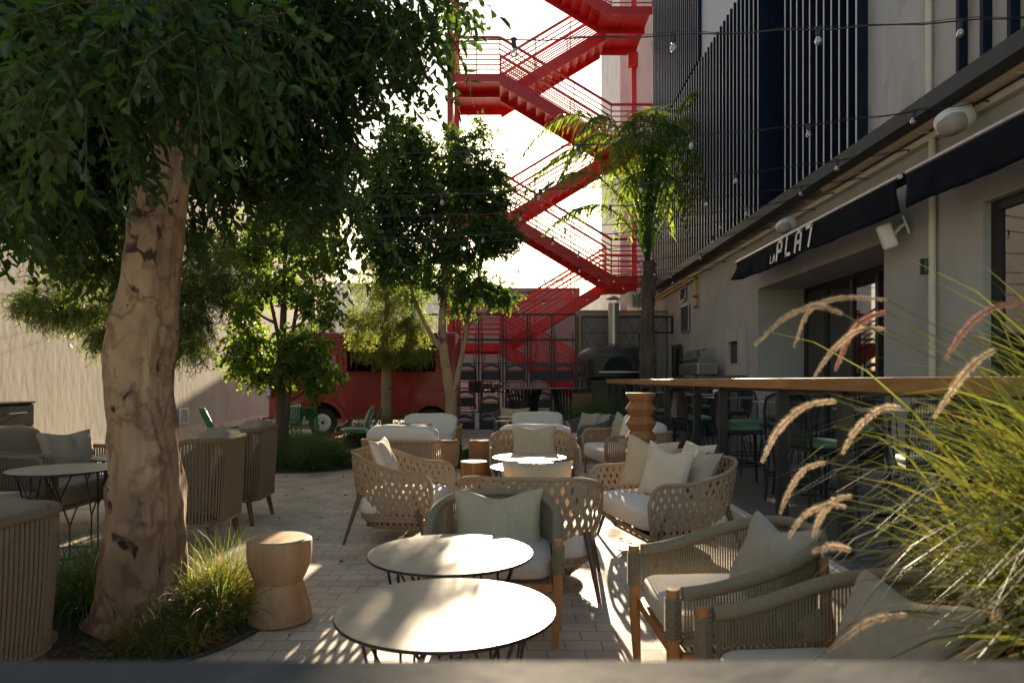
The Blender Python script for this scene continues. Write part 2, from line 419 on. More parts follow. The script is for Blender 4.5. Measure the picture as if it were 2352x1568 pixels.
M['leafP'] = leafmat('palm_leaf', (.025, .07, .018), (.06, .13, .025), .5, (.48, .66, .05))
M['grass'] = leafmat('fine_grass', (.04, .085, .02), (.11, .17, .035), .45, (.40, .50, .06), c3=(.30, .17, .04))
M['grassd'] = leafmat('dark_grass', (.035, .08, .025), (.075, .14, .035), .4, (.22, .34, .05), c3=(.22, .16, .06))
M['grassy'] = leafmat('gold_grass', (.30, .13, .02), (.42, .24, .03), .5, (.75, .42, .05))
M['fount'] = leafmat('fountain_grass', (.045, .085, .018), (.14, .16, .03), .42, (.30, .32, .04), c3=(.45, .14, .03))
M['plume'] = leafmat('plume_bristle', (.66, .50, .36), (.78, .66, .50), .55, (.95, .78, .56), rough=.8)
M['plumer'] = leafmat('red_plume_bristle', (.52, .22, .18), (.66, .42, .34), .55, (.85, .48, .38), rough=.8)
M['stalk'] = leafmat('grass_stalk', (.14, .14, .05), (.20, .18, .07), .2, (.3, .3, .08))
M['fern'] = leafmat('fern', (.03, .09, .02), (.06, .15, .03), .35, (.2, .4, .04))
M['green'] = pm('green_paint', (.02, .16, .06), .45, var=.1)
M['greens'] = pm('green_seat', (.10, .19, .12), .6, var=.12, bump=.1)
M['stripe'] = stripemat('striped_fabric', (.60, .57, .50), (.09, .18, .12), .055, 0)
M['litter'] = leafmat('dry_leaf', (.16, .09, .03), (.30, .20, .07), .2, (.5, .3, .1))
M['glass'] = glassmat('window_glass')
M['clear'] = clearmat('clear_glass', (.96, 1, .98), .85)
M['pink'] = clearmat('pink_glass', (.95, .45, .55), .8)
M['blue'] = clearmat('blue_glass', (.55, .75, .95), .8)
M['bulb'] = clearmat('bulb_glass', (.9, .88, .84), .62)
M['white'] = pm('white_plastic', (.72, .70, .67), .4, var=.04)
M['speaker'] = pm('speaker_grille', (.36, .32, .28), .6, var=.05, bump=.2, bs=300)
M['tilek'] = pavemat('mosaic_tile', (.018, .018, .022), (.028, .028, .034), (.09, .09, .09), .03, .03, .0025, .18, 0, .3, 'cyl')
M['awn'] = pm('awning_cloth', (.004, .006, .014), .9, var=.15, spec=.15, vs=3, bump=.08)
M['alu'] = pm('aluminium', (.42, .42, .42), .35, metal=.6, var=.05)
M['rubber'] = pm('tyre', (.014, .014, .014), .8, var=.15)
M['mesh'] = pm('sling_mesh', (.045, .047, .052), .7, var=.1, vs=200, bump=.3, bs=500)
M['granite'] = pm('granite', (.12, .12, .125), .35, var=.35, vs=120)
M['cabwood'] = woodmat('grey_cabinet', (.035, .032, .03), (.018, .017, .016), .8, .85, 'y')
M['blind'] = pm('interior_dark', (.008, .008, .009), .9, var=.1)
M['farb'] = pm('far_building', (.62, .60, .58), .8, var=.05, vs=.5)
M['basetile'] = pavemat('base_tile', (.50, .44, .37), (.44, .39, .33), (.16, .14, .12), .25, .3, .004, .6, 0, .5, 'yz')
M['flower'] = pm('flower', (.7, .06, .04), .6)
M['cabwood'].node_tree.nodes['Principled BSDF'].inputs['Specular IOR Level'].default_value = .08
# ============================================================ SETTING
XP = 2.05; ZP = .20            # terrace edge and height
o = MB().box(-60, -20, -.3, 60, 120, 0).build('ground', M['pave']); tag(o, kind='structure')
o = MB().box(XP+.09, 1.5, .003, 4.69, 27, ZP).build('terrace_floor', M['terr']); tag(o, kind='structure')
o = MB().bbox(XP, 1.5, .002, XP+.086, 26.9, ZP+.004, .008).build('terrace_kerb', M['kerb']); tag(o, kind='structure')

# left boundary wall
t = thing('plaster_wall', 'tall rough cream plaster wall along the left side of the courtyard', 'wall', (-7.8, 16, 0))
b = MB(); b.box(-.4, -20, 0, 0, -2.3, 13.5); b.box(-.4, -.55, 0, 0, 18.2, 13.5); b.box(-.4, -2.3, 2.9, 0, -.55, 13.5); b.box(-1.4, -2.3, 0, -1.2, -.55, 2.9); b.build('wall', M['plasterL'], t); t.rotation_euler = (0, 0, .045)
b = MB(); b.box(.003, -13.5, 0, .02, -2.3, .28); b.box(.003, -.55, 0, .02, 18, .28); b.build('base_tiles', M['basetile'], t)
def grille(name, lab, X, D, z, wy, hz, face=1, n=11, mat=None):
    g = thing(name, lab, 'vent grille', (X, D, z))
    b = MB(); e = .03*face
    fw = .03
    b.box(0, -wy/2, -hz/2, e, wy/2, -hz/2+fw); b.box(0, -wy/2, hz/2-fw, e, wy/2, hz/2)
    b.box(0, -wy/2, -hz/2+fw, e, -wy/2+fw, hz/2-fw); b.box(0, wy/2-fw, -hz/2+fw, e, wy/2, hz/2-fw)
    b.build('frame', M['white'] if mat is None else mat, g)
    s = MB()
    for k in range(n):
        zz = -hz/2+fw+(k+.5)*(hz-2*fw)/n
        s.beam((.4*e, -wy/2+fw, zz), (.4*e, wy/2-fw, zz), .022, .006, (face*.8, 0, 1))
    s.build('louvre', M['white'] if mat is None else mat, g)
    MB().box(.001*face, -wy/2+fw, -hz/2+fw, .004*face, wy/2-fw, hz/2-fw).build('duct_opening', M['blind'], g)
    return g
grille('wall_vent', 'white louvred vent low on the left plaster wall beside the big trunk', -7.8, 7.8*F/755, ZR((873-955)/755, 7.8), .43, .36)
# two small pipe ends low on left wall
for (px, py, rr, lab, ln) in ((1176-7.8*F/ (7.8*F/868), 1629, .07, 'round white pipe stub sticking out low on the plaster wall', .16),):
    D = 7.8*F/(1176-309)
    g = thing('pipe_outlet', lab, 'pipe', (-7.8, D, H-(995-873)/(1176-309)*7.8))
    b = MB(); b.tube([(0, 0, 0), (.16, 0, 0)], .062, 16, cap=False); b.tube([(.16, 0, 0), (.02, 0, 0)], .05, 16, cap=False); b.build('pipe', M['white'], g, True)
    MB().cyl((.01, 0, 0), (.03, 0, 0), .05, n=16).build('pipe_plug', M['char'], g)
D = 7.8*F/(1176-230)
g = thing('socket_box', 'small square white weatherproof socket box low on the plaster wall', 'socket', (-7.8, D, H-(1004-873)/(1176-230)*7.8))
MB().bbox(0, -.06, -.08, .06, .06, .08, .012).build('box', M['white'], g); MB().bbox(.061, -.045, -.05, .075, .045, .055, .006).build('cover', M['white'], g)

# cabinet at left wall
t = thing('outdoor_cabinet', 'low dark grey wooden cabinet against the plaster wall at far left', 'cabinet', (-7.42, 9.4, 0))
MB().bbox(-.34, -1.3, .08, .30, .95, 1.06, .005).build('carcass', M['cabwood'], t)
MB().bbox(-.36, -1.32, 1.063, .33, .97, 1.09, .004).build('top', M['cabwood'], t)
for k in range(3):
    y0 = -1.3+k*.75
    d = MB().bbox(.302, y0+.01, .74, .325, y0+.74, 1.05, .004).build('drawer', M['cabwood'], t)
    MB().tube([(.326, y0+.2, .93), (.35, y0+.2, .93), (.35, y0+.55, .93), (.326, y0+.55, .93)], .007, 6).build('handle', M['alu'], d)
    d = MB().bbox(.302, y0+.01, .10, .325, y0+.74, .72, .004).build('door', M['cabwood'], t)
    yy = y0+.66 if k % 2 == 0 else y0+.08
    MB().tube([(.326, yy, .40), (.36, yy, .40), (.36, yy, .66), (.326, yy, .66)], .009, 6).build('handle', M['black'], d)

# ---------------- right building
XL = 4.7
t = thing('restaurant_building', 'long building on the right with smooth cream ground floor and navy finned upper floors', 'building', (0, 0, 0))
BLD = t
b = MB()
b.box(XL, 1.5, 3.17, 5.3, 6.95, 4.40)          # over window
b.box(XL, 1.5, ZP, 5.3, 2.6, 3.17)
b.box(XL, 6.95, ZP, 5.3, 8.80, 4.40)
b.box(XL, 8.80, 3.14, 5.6, 13.3, 4.40)          # over door
b.box(XL, 13.3, 0, 5.6, 27.5, 4.40)
b.box(5.602, 6.95, ZP, 5.9, 8.78, 4.4); 
b.box(5.3, 1.0, 0, 9, 1.5, 4.40)
b.build('wall', M['plasterR'], t)
MB().box(5.62, 13.302, ZP, 6.4, 14, 4.3).build('wall', M['plasterR'], t)
# recess glazing
d = MB()
ys = [8.8, 9.75, 10.65, 11.45, 12.4, 13.3]
d.box(5.58, 8.8, 3.06, 5.66, 13.3, 3.138); d.box(5.58, 8.8, ZP, 5.66, 13.3, ZP+.1)
for y in ys: d.box(5.575, y-.045, ZP+.1, 5.655, y+.045, 3.06)
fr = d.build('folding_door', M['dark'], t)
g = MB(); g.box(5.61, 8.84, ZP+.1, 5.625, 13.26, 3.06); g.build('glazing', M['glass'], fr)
for y in ys[1:-1]: MB().tube([(5.57, y+.06, 1.15), (5.53, y+.06, 1.15), (5.53, y+.06, 1.45), (5.57, y+.06, 1.45)], .008, 6).build('handle', M['dark'], fr)
# right window
d = MB()
d.box(XL+.08, 6.83, ZP, XL+.16, 6.95, 3.168); d.box(XL+.08, 2.6, 3.07, XL+.16, 6.83, 3.168); d.box(XL+.08, 2.6, ZP, XL+.16, 6.83, ZP+.12)
d.box(XL+.08, 4.6, ZP+.12, XL+.16, 4.7, 3.07)
fr = d.build('window', M['dark'], t)
MB().box(XL+.11, 2.6, ZP+.1, XL+.125, 6.85, 3.08).build('pane', M['glass'], fr)
# interior
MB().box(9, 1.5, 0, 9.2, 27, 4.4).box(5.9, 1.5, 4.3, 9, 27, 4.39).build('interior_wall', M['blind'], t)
# upper walls
b = MB(); b.box(4.60, 1.5, 4.402, 5.6, 9.02, 9.0); b.build('upper_wall', M['marble'], t)
b = MB(); b.box(4.66, 9.021, 4.402, 5.6, 11.35, 17); b.box(4.95, 11.351, 4.402, 5.6, 12.55, 17); b.box(4.66, 12.551, 4.402, 5.6, 22.0, 9.0); b.build('upper_wall', M['navy'], t)
b = MB(); b.box(4.55, 12.552, 9.002, 5.6, 16.7, 17); b.box(4.60, 1.5, 9.001, 5.6, 9.02, 17); b.build('upper_panel', M['greypanel'], t)
b = MB(); b.box(4.66, 16.701, 9.002, 5.6, 22.0, 20); b.build('upper_wall', M['navy'], t)
MB().box(4.62, 16.70, 9.0, 5.7, 22.03, 9.05).build('floor_band', M['slat'], t)
def fins(y0, y1, z0, z1, sp=.235, dep=.13, wd=.026, X=4.45):
    b = MB(); n = int((y1-y0)/sp)+1
    for k in range(n):
        y = y0+k*sp
        if y > y1: break
        b.mi = 1; b.box(X+.006, y, z0, 4.658, y+wd, z1)
        b.mi = 0; b.box(X, y-.002, z0, X+.006, y+wd+.002, z1)  # thin pale face paints the skylit front edge onto the navy fin
    o = b.build('slat_screen', [M['slat'], M['navy']], t); return o
fins(9.0, 11.40, 4.402, 14)
fins(12.6, 22.0, 4.402, 8.99)
fins(16.72, 22.0, 9.06, 20, .21, wd=.016)
b = MB()
for y in (7.03, 6.67, 6.30, 5.9, 5.5): b.box(4.51, y, 4.402, 4.60, y+.05, 9)
b.build('slat_screen', M['navy'], t)
MB().box(4.66, 12.5, 4.402, 4.95, 12.55, 17).build('reveal', M['navy'], t)
# dark windows in the recess
fr = MB().box(4.93, 11.5, 6.7, 4.95, 12.4, 8.6).build('window', M['dark'], t)
MB().box(4.915, 11.6, 6.8, 4.929, 12.3, 8.5).build('pane', M['glass'], fr)
# gutter beam, duct, cable tray
b = MB(); b.box(4.3, 1.5, 4.20, 4.36, 24.5, 4.37); b.box(4.36, 1.5, 4.33, 4.70, 24.5, 4.37); b.box(4.36, 1.5, 4.20, 4.5, 24.5, 4.22)
b.build('edge_beam', M['gutter'], t)
MB().tube([(4.58, y, 4.235) for y in (1.5, 4, 6, 8, 10.2)], .085, 16).build('duct', M['duct'], t, True)
MB().box(4.62, 1.5, 4.06, 4.699, 24, 4.13).build('cable_tray', M['cream'], t)
for y in (6.2, 7.7, 9.2, 10.7, 12.2, 13.7): MB().box(4.5, y, 4.135, 4.69, y+.03, 4.145).build('bracket', M['cream'], t)
b = MB(); b.tube([(4.645, 7.7, ZP), (4.645, 7.7, 4.06)], .038, 10); b.build('downpipe', M['cream'], t, True)
b = MB(); b.tube([(4.56, 7.62, 4.37), (4.56, 7.62, 9)], .035, 10); b.build('downpipe', M['cream'], t, True)

# stone serving hatch on wall
D = XL*F/(1695-1176)
g = MB(); yc = D; 
y0, y1 = XL*F/539, XL*F/499
z0, z1 = ZR((873-862)/519, XL), ZR((873-761)/519, XL)
g.box(XL-.08, y0, z0, XL-.002, y0+.3*(y1-y0), z1); g.box(XL-.08, y1-.12*(y1-y0), z0, XL-.002, y1, z1)
g.box(XL-.08, y0+.3*(y1-y0), z1-.2, XL-.002, y1-.12*(y1-y0), z1); g.box(XL-.08, y0+.3*(y1-y0), z0, XL-.002, y1-.12*(y1-y0), z0+.25)
hf = g.build('wall_niche', M['marble'], t)
MB().box(XL-.012, y0+.3*(y1-y0), z0+.25, XL-.003, y1-.12*(y1-y0), z1-.2).build('niche_back', M['char'], hf)
for (pxc, ya, yb, wx) in ((1576, 701, 762, .9), (1572, 660, 691, .62)):
    X = XL; D = X*F/(pxc-1176)
    grille('wall_vent', 'tall grey louvred vent on the right wall below the yellow pipe' if ya > 700 else 'small grey louvred vent on the right wall above the tall one', XL-.03, D, H+(873-(ya+yb)/2)/F*D, wx, (yb-ya)/F*D, -1, 14 if ya > 700 else 8, M['alu'])
# yellow gas pipe
g = thing('gas_pipe', 'bright yellow gas pipe running along the right wall and turning down', 'pipe', (4.63, 18, 4.0))
dz = ZR((873-636)/425, 4.65)-4.0
D0 = 4.65*F/(1599-1176)-18; zd = H+(873-703)/F*(D0+18)-4.0
b = MB(); b.tube([(0, D0, zd), (0, D0, dz-.06), (0, D0+.06, dz), (0, 5.5, dz)], .035, 10); b.build('pipe', M['yellow'], g, True)
b = MB(); b.tube([(0, D0, zd), (0, D0, zd-.04)], .05, 10); b.box(-.05, D0-.05, dz-.5, .06, D0+.05, dz-.46); b.build('pipe_clamp', M['gutter'], g)

# wall lamp, speakers
D = 4.6*F/(2123-1176)
g = thing('wall_lamp', 'small black cylinder wall lamp beside the cream downpipe', 'wall lamp', (4.69, D, H+(873-612)/F*D))
MB().lathe([(.05, -.085), (.062, -.08), (.062, .08), (.05, .085)], 20, (-.075, 0, 0)).build('lamp_body', M['black'], g, True)
MB().box(-.03, -.05, -.06, 0, .05, .06).build('back_plate', M['black'], g)
D = 8.3; xx = (2042-1176)/F*D
g = thing('box_speaker', 'white box speaker tilted down on a bracket beside the doorway', 'speaker', (xx, D, H+(873-541)/F*D)); g.rotation_euler = (R(10), R(-18), R(-30))
MB().bbox(-.10, -.11, -.15, .06, .11, .15, .02).build('cabinet', M['white'], g)
MB().bbox(-.112, -.095, -.135, -.101, .095, .135, .004).build('grille', M['speaker'], g)
MB().tube([(.06, 0, 0), (.14, 0, .05), (.2, -.02, .06)], .02, 8).box(.19, -.07, -.06, .21, .05, .16).build('bracket', M['white'], g)
for (pc, yc, D, sc, lab) in ((2193, 276, 6.9, 1, 'large oval cream speaker under the gutter above the near awning'), (1806, 517, 11.3, .86, 'smaller oval cream speaker above the awning with lettering')):
    g = thing('oval_speaker', lab, 'speaker', ((pc-1176)/F*D, D, H+(873-yc)/F*D), R(28)); g.rotation_euler = (R(0), R(-26), R(14))
    g.scale = (sc,)*3
    b = MB(); b.sbox(.40, .27, .27, e=.75, n=16); b.build('housing', M['white'], g, 'all')
    b = MB(); b.sbox(.30, .25, .25, c=(-.055, -.014, -.01), e=.8, n=16); b.build('grille', M['speaker'], g, 'all')
    MB().tube([(.15, .05, .05), (.2, .15, .08)], .02, 8).build('bracket', M['white'], g)

# awnings
def awning(y0, y1, lab, text=False):
    g = thing('awning', lab, 'awning', (4.28, (y0+y1)/2, 3.6)); yy0 = y0-(y0+y1)/2; yy1 = -yy0
    zt = ZR(.531, 4.28)-3.6
    b = MB(); b.bbox(-.03, yy0, zt-.05, .03, yy1, zt+.0, .012); b.build('front_bar', M['alu'], g)
    b = MB(); b.bbox(.035, yy0+.04, zt-.06, .20, yy1-.04, zt+.03, .02); b.box(.2, yy0+.1, zt-.02, .41, yy0+.16, zt+.04); b.box(.2, yy1-.16, zt-.02, .41, yy1-.1, zt+.04); b.build('cassette', M['navy'], g)
    v = MB(); n = 90; rows = 7
    for i in range(n+1):
        y = yy0+.02+(yy1-yy0-.04)*i/n
        for j in range(rows+1):
            q = j/rows
            fl = (.03*noise.noise((y*1.3, q, 3))+.012*noise.noise((y*5, q*2, 7)))*q*2
            edge = min(1, (n-i)/6) if text else 1
            v.v.append((-.012+fl + (-.10*q*q*(1-edge) if text else 0), y, zt-.052-.37*q*(1+.03*math.sin(y*2.2)+.02*math.sin(y*5.3))+ (.05*(1-edge)*q)))
    for i in range(n):
        for j in range(rows):
            a = i*(rows+1)+j; v.face(a, a+1, a+rows+2, a+rows+1)
    vo = v.build('valance', M['awn'], g, 'all')
    sm = vo.modifiers.new('s', 'SOLIDIFY'); sm.thickness = .004
    s = MB(); s.box(-.017, yy0+.03, zt-.40, -.0155, yy1-.03, zt-.396)
    MB().cyl((0, yy0-.02, zt-.025), (0, yy0-.002, zt-.025), .028).build('end_cap', M['white'], g)
    return g, zt
awn1, zt = awning(7.7, 13.25, 'black awning with white lettering over the dark doorway', True)
awning(2.6, 7.55, 'plain navy awning over the large window at the right edge')
# lettering: reads left to right as seen from the courtyard (towards smaller y)
def glyph(mb, strokes, y, z, s, lean=.28, th=.16):
    for a, c in strokes:
        p = Vector((0, y-(a[0]+a[1]*lean)*s, z+a[1]*s)); q = Vector((0, y-(c[0]+c[1]*lean)*s, z+c[1]*s))
        d = (q-p).normalized(); mb.beam(p-d*th*s*.5*0, q, th*s, .004, (1, 0, 0))
G = {'P': [((0,0),(0,1)), ((-.08,.92),(.62,.92)), ((.55,1),(.55,.42)), ((0,.45),(.62,.45))],
     'L': [((0,1),(0,0)), ((-.08,.08),(.6,.08))],
     'A': [((0,0),(.0,1)), ((-.08,.92),(.62,.92)), ((.6,0),(.55,1)), ((0,.45),(.6,.45))],
     '7': [((-.1,.92),(.62,.92)), ((.55,1),(.40,0))]}
m = MB(); y = 11.25-(7.7+13.25)/2
m2 = MB()
glyph(m2, G['L'], y+.17, zt-.37, .13, th=.12); glyph(m2, [((0,0),(.35,1)), ((.35,1),(.6,0)), ((.1,.35),(.5,.35))], y+.06, zt-.37, .13, th=.12)
for i, ch in enumerate('PLA7'):
    glyph(m, G[ch], y-.10-i*.36, zt-.37, .31, th=.17)
for q in (m, m2):
    q.xf(Matrix.Translation((-.052, 0, 0)))
lo = m.build('lettering', M['white'], awn1); m2.build('lettering', M['alu'], awn1)

# granite counter with steel display case
D = 15.6
g = thing('granite_counter', 'dark speckled granite counter against the right wall', 'counter', (4.35, 16.3, ZP))
MB().box(-.30, -1.3, 0, .33, 1.3, 1.27-.04).build('base', M['char'], g); MB().bbox(-.38, -1.36, 1.231, .345, 1.36, 1.28, .005).build('top', M['granite'], g)
g = thing('display_case', 'stainless display case with a curved glass top on the granite counter', 'display case', (4.3, 16.2, ZP+1.283))
MB().bbox(-.22, -.85, .04, .22, .85, .30, .015).build('body', M['steel'], g)
b = MB()
for k in range(9): b.box(-.18, -.862, .06+k*.024, .18, -.852, .07+k*.024)
b.build('vent_slots', M['char'], g)
b = MB(); b.prism([(-.20, .302), (.20, .302), (.20, .62), (-.02, .62), (-.20, .40)], 'y', -.84, .84); b.build('glass_hood', M['clear'], g)
b = MB()
for x in (-.18, .18):
    for y in (-.75, .75): b.box(x-.02, y-.02, 0, x+.02, y+.02, .04)
b.build('foot', M['char'], g)

# pizza oven
OX, OY = (1409-1176)/F*19.3, 19.3
g = thing('pizza_oven', 'big round black mosaic pizza oven with arched mouth', 'pizza oven', (OX, OY, ZP))
zb = 1.20; zs = ZR(0, 0)+(873-808)/F*18.6-ZP
b = MB(); b.lathe([(.86, zb-.0), (.98, zb+.10), (1.0, zb+.5), (1.0, zs-.06), (.97, zs), (.80, zs+.12), (.5, zs+.21), (.2, zs+.25)], 48)
b.build('dome', M['tilek'], g, True)
b = MB(); b.tube([(-.42+.84*0, -1.035, zb+.28)]+[(-.42*math.cos(a), -1.03, zb+.28+.36*math.sin(a)) for a in [i*math.pi/14 for i in range(1, 14)]]+[(.42, -1.035, zb+.28)], .075, 4)
b.build('arch_surround', M['gutter'], g)
b = MB(); b.prism([(-.37, zb+.26)]+[(-.37*math.cos(a), zb+.28+.31*math.sin(a)) for a in [i*math.pi/14 for i in range(0, 15)]]+[(.37, zb+.26)], 'y', -1.025, -.9); b.build('mouth', M['blind'], g)
MB().bbox(-.56, -1.32, zb+.19, .56, -1.0, zb+.235, .01).build('shelf', M['alu'], g)
b = MB()
for x in (-.6, .6):
    for y in (-.6, .6): b.box(x-.05, y-.05, 0, x+.05, y+.05, zb)
b.box(-.7, -.7, zb-.06, .7, .7, zb-.005); b.build('stand', M['black'], g)
zc = H+(873-697)/F*19.3-ZP
b = MB(); b.cyl((0, 0, zs+.2), (0, 0, zc), .145, n=24); b.cyl((0, 0, zc-.28), (0, 0, zc+.005), .15, n=24); ch = b.build('chimney', M['steel'], g, True)
b = MB(); b.lathe([(.01, .22), (.20, .13), (.215, .12), (.20, .122), (.01, .19)], 24, (0, 0, zc)); b.tube([(-.1, 0, zc), (-.1, 0, zc+.16)], .008, 5); b.tube([(.1, 0, zc), (.1, 0, zc+.16)], .008, 5); b.build('rain_cap', M['steel'], ch, True)

# wall and lattice behind the oven
Dw = 21
g = thing('service_wall', 'brown grey rendered wall behind the pizza oven', 'wall', (3.2, Dw, 0))
x0 = (1327-1176)/F*Dw-3.2
MB().bbox(x0, 0, 0, 1.48, .3, H+(873-712)/F*Dw, .03).build('wall', M['plasterS'], g)
zt2 = H+(873-728)/F*20.3
g = thing('lattice_screen', 'black metal lattice of crossed bars mounted behind the pizza oven', 'lattice', (2.1, 20.3, 0))
xa = (1336-1176)/F*20.3-2.1; xb = 4.69-2.1; zb1 = H+(873-764)/F*20.3; xm = (1470-1176)/F*20.3-2.1
b = MB(); b.beam((xa, 0, zt2), (xb, 0, zt2), .06, .06); b.beam((xm, 0, zb1), (xb, 0, zb1), .05, .05); b.beam((xb-.03, 0, zb1), (xb-.03, 0, zt2), .05, .05)
b.beam((xa, 0, .3), (xa, 0, zt2), .04, .04); b.beam((xm, 0, .3), (xm, 0, zb1), .05, .05)
for z in (zb1, zb1-.6, zb1-1.2): b.beam((xa, 0, z), (xm, 0, z), .02, .02)
b.build('frame', M['black'], g)
b = MB(); st = .62
for row in range(3):
    z1_ = (zt2, zb1, zb1-.6)[row]; z0_ = (zb1, zb1-.6, zb1-1.2)[row]
    x = xa
    while x < (xb if row == 0 else xm)-.1:
        b.beam((x, 0, z1_), (x+st/2, 0, z0_), .014, .014); b.beam((x+st/2, 0, z0_), (x+st, 0, z1_), .014, .014)
        if row < 3: b.beam((x, -.02, z0_), (x+st/2, -.02, z1_), .014, .014) if row else None
        x += st
b.build('lattice_bars', M['black'], g)
g = thing('gas_pipe', 'thin yellow pipe running along the top of the black lattice', 'pipe', (2.1, 20.15, 0))
MB().tube([(xa-.05, 0, .5), (xa-.05, 0, zt2+.07), (xb, 0, zt2+.07)], .018, 8).build('pipe', M['yellow'], g, True)
# shutter by palm
g = thing('louvred_shutter', 'dark louvred shutter panel beside the palm trunk', 'shutter', (XL-.05, 19.6, 1.4)); b = MB()
b.box(-.04, -.5, -.9, 0, -.44, 1.0); b.box(-.04, .44, -.9, 0, .5, 1.0); b.box(-.04, -.44, .95, 0, .44, 1.0); b.build('frame', M['dark'], g)
b = MB()
for k in range(40): b.beam((-.02, -.44, -.88+k*.046), (-.02, .44, -.88+k*.046), .04, .008, (-.7, 0, 1))
b.build('louvre', M['dark'], g)

# low wall with steel frame
g = thing('low_wall', 'low pale plinth wall carrying the steel frame with hanging chairs', 'wall', (0, 20, 0))
xa = (1030-1176)/80.-.02; xb = 1.95
MB().bbox(xa-.8, 0, 0, xb, .35, .46, .01).build('wall', M['plasterW'], g)
g = thing('steel_frame', 'dark grey steel bar frame standing on the low plinth wall', 'frame', (0, 20.18, .46))
FX = [(px-1176)/80.0 for px in (970, 1042, 1099, 1155, 1212, 1268, 1324)]
FZ = [H+(873-y)/80.0-.46 for y in (722, 781, 834, 892, 947)]
b = MB()
for x in FX: b.beam((x, 0, 0), (x, 0, FZ[0]), .045, .045)
for x in FX: b.beam((x+.08, .25, 0), (x+.08, .25, FZ[0]), .03, .03)
for z in FZ: b.beam((FX[0], -.03, z), (FX[-1], -.03, z), .035, .03)
for z in FZ[:2]: b.beam((FX[0], .25, z+.05), (FX[-1], .25, z+.05), .03, .03)
b.build('bars', M['gutter'], g)
# folding chair
def make_fchair(lab, loc, sc=1, flip=False):
    t = thing('folding_chair', lab, 'folding chair', loc, 0, 'folding chairs hung on the steel frame')
    w2 = .27
    b = MB(); pts = []
    b.tube([(-w2+.03, 0, 1.45), (-w2, 0, .45), (-w2, -.01, .02)], .013, 6); b.tube([(w2-.03, 0, 1.45), (w2, 0, .45), (w2, -.01, .02)], .013, 6)
    b.tube([(-w2-.03, .04, .02), (-w2+.1, .06, .9)], .011, 6); b.tube([(w2+.03, .04, .02), (w2-.1, .06, .9)], .011, 6)
    b.tube([(-w2, .03, -.12), (w2, .03, -.12)], .011, 6); b.build('frame', M['char'], t, True)
    s = MB(); s.v = []
    n = 10
    for i in range(n+1):
        x = -w2+.01+(2*w2-.02)*i/n
        s.v.append((x, -.03+.02*math.cos(i/n*math.pi*2)*.3, .10)); s.v.append((x, -.03, -.07+.44)) 
    for i in range(n): s.face(2*i, 2*i+2, 2*i+3, 2*i+1)
    so = s.build('seat', M['mesh'], t); so.modifiers.new('s', 'SOLIDIFY').thickness = .008
    s = MB(); s.tube([(-w2, -.05, .10), (-w2+.02, -.05, .05), (w2-.02, -.05, .05), (w2, -.05, .10), (w2, -.05, .40), (-w2, -.05, .40)], .012, 6, closed=True)
    s.build('seat_frame', M['char'], t, True)
    s = MB(); pts = [(-w2+.5*w2*0+2*w2*i/10, -.06, .50+.07*math.sin(math.pi*i/10)) for i in range(11)]
    for i, p in enumerate(pts): s.v.append((p[0], p[1], p[2])); s.v.append((p[0]*.82, p[1]-.03, p[2]-.075))
    for i in range(10): s.face(2*i, 2*i+2, 2*i+3, 2*i+1)
    so = s.build('backrest', M['char'], t); so.modifiers.new('s', 'SOLIDIFY').thickness = .02
    return t
cols = [(1072, 'first'), (1128, 'second'), (1185, 'third'), (1242, 'fourth'), (1296, 'fifth')]
f0 = None
for k, (px, nm) in enumerate(cols):
    loc = ((px-1176)/80.0, 20.02, H+(873-873)/80.0 - .10)
    lab = f'black folding chair in the top row of the steel frame, {nm} from the left'
    if f0 is None: f0 = make_fchair(lab, loc)
    else: dup(f0, loc, 0, lab)
for px, z, lab in ((1070, .54, 'folding chair in the middle row of the frame, nearest the forked tree'), (1126, .38, 'folding chair hung in the middle row, second from the forked tree'), (1182, .44, 'folding chair hung in the middle row behind the left slatted table'), (1244, .5, 'folding chair hung in the middle row between the two slatted tables')):
    dup(f0, ((px-1176)/80., 19.97, z), 0, lab)
for px, z, lab in ((1068, -.16, 'lowest folding chair on the frame, half over the plinth beside the forked tree'), (1124, -.14, 'lowest folding chair on the frame, hanging over the plinth second from the tree')):
    c = dup(f0, ((px-1176)/80., 19.93, z+.0), 0, lab)

# mauve back wall, white panel under stair, far buildings
g = thing('mauve_wall', 'plain mauve rendered wall rising behind the red staircase', 'wall', (0, 31, 0))
MB().box((1040-1176)/F*31, 0, 0, (1332-1176)/F*31, .4, H+(873-661)/F*31).build('wall', M['plasterB'], g)
g = thing('white_car', 'white parked car seen through the steel frame under the red stairs', 'car', (-.6, 26.4, 0))
q = lambda px, py: ((px-1176)/F*25.6+.6, H+(873-py)/F*25.6)
b = MB(); b.prism([(-2.6, .25), (1.95, .25), (2.02, .55), (1.75, .72), (.95, .86), (-2.62, .90)], 'y', -.8, .8); b.build('body', M['plasterW'], g)
b = MB(); b.prism([(-2.55, .905), (.85, .865), (.05, 1.42), (-.05, 1.46), (-2.3, 1.46), (-2.5, 1.3)], 'y', -.72, .72); b.build('cabin', M['plasterW'], g)
b = MB(); b.prism([(.90, .90), (.12, 1.42), (.09, 1.40), (.84, .89)], 'y', -.66, .66); b.build('windscreen', M['glass'], g)
b = MB(); b.prism([(-1.0, .95), (.60, .93), (.02, 1.36), (-1.0, 1.38)], 'y', -.735, -.722); b.build('side_window', M['glass'], g)
for xx in (-1.7, 1.15):
    b = MB(); b.lathe([(.2, -.09), (.31, -.09), (.32, 0), (.31, .09), (.2, .09)], 28).xf(Matrix.Translation((xx, -.74, .32)) @ Matrix.Rotation(R(90), 4, 'X')); b.build('wheel', M['rubber'], g, True)
g = thing('rear_building', 'pale grey rendered building wing rising behind the red staircase', 'building', (7, 31, 0))
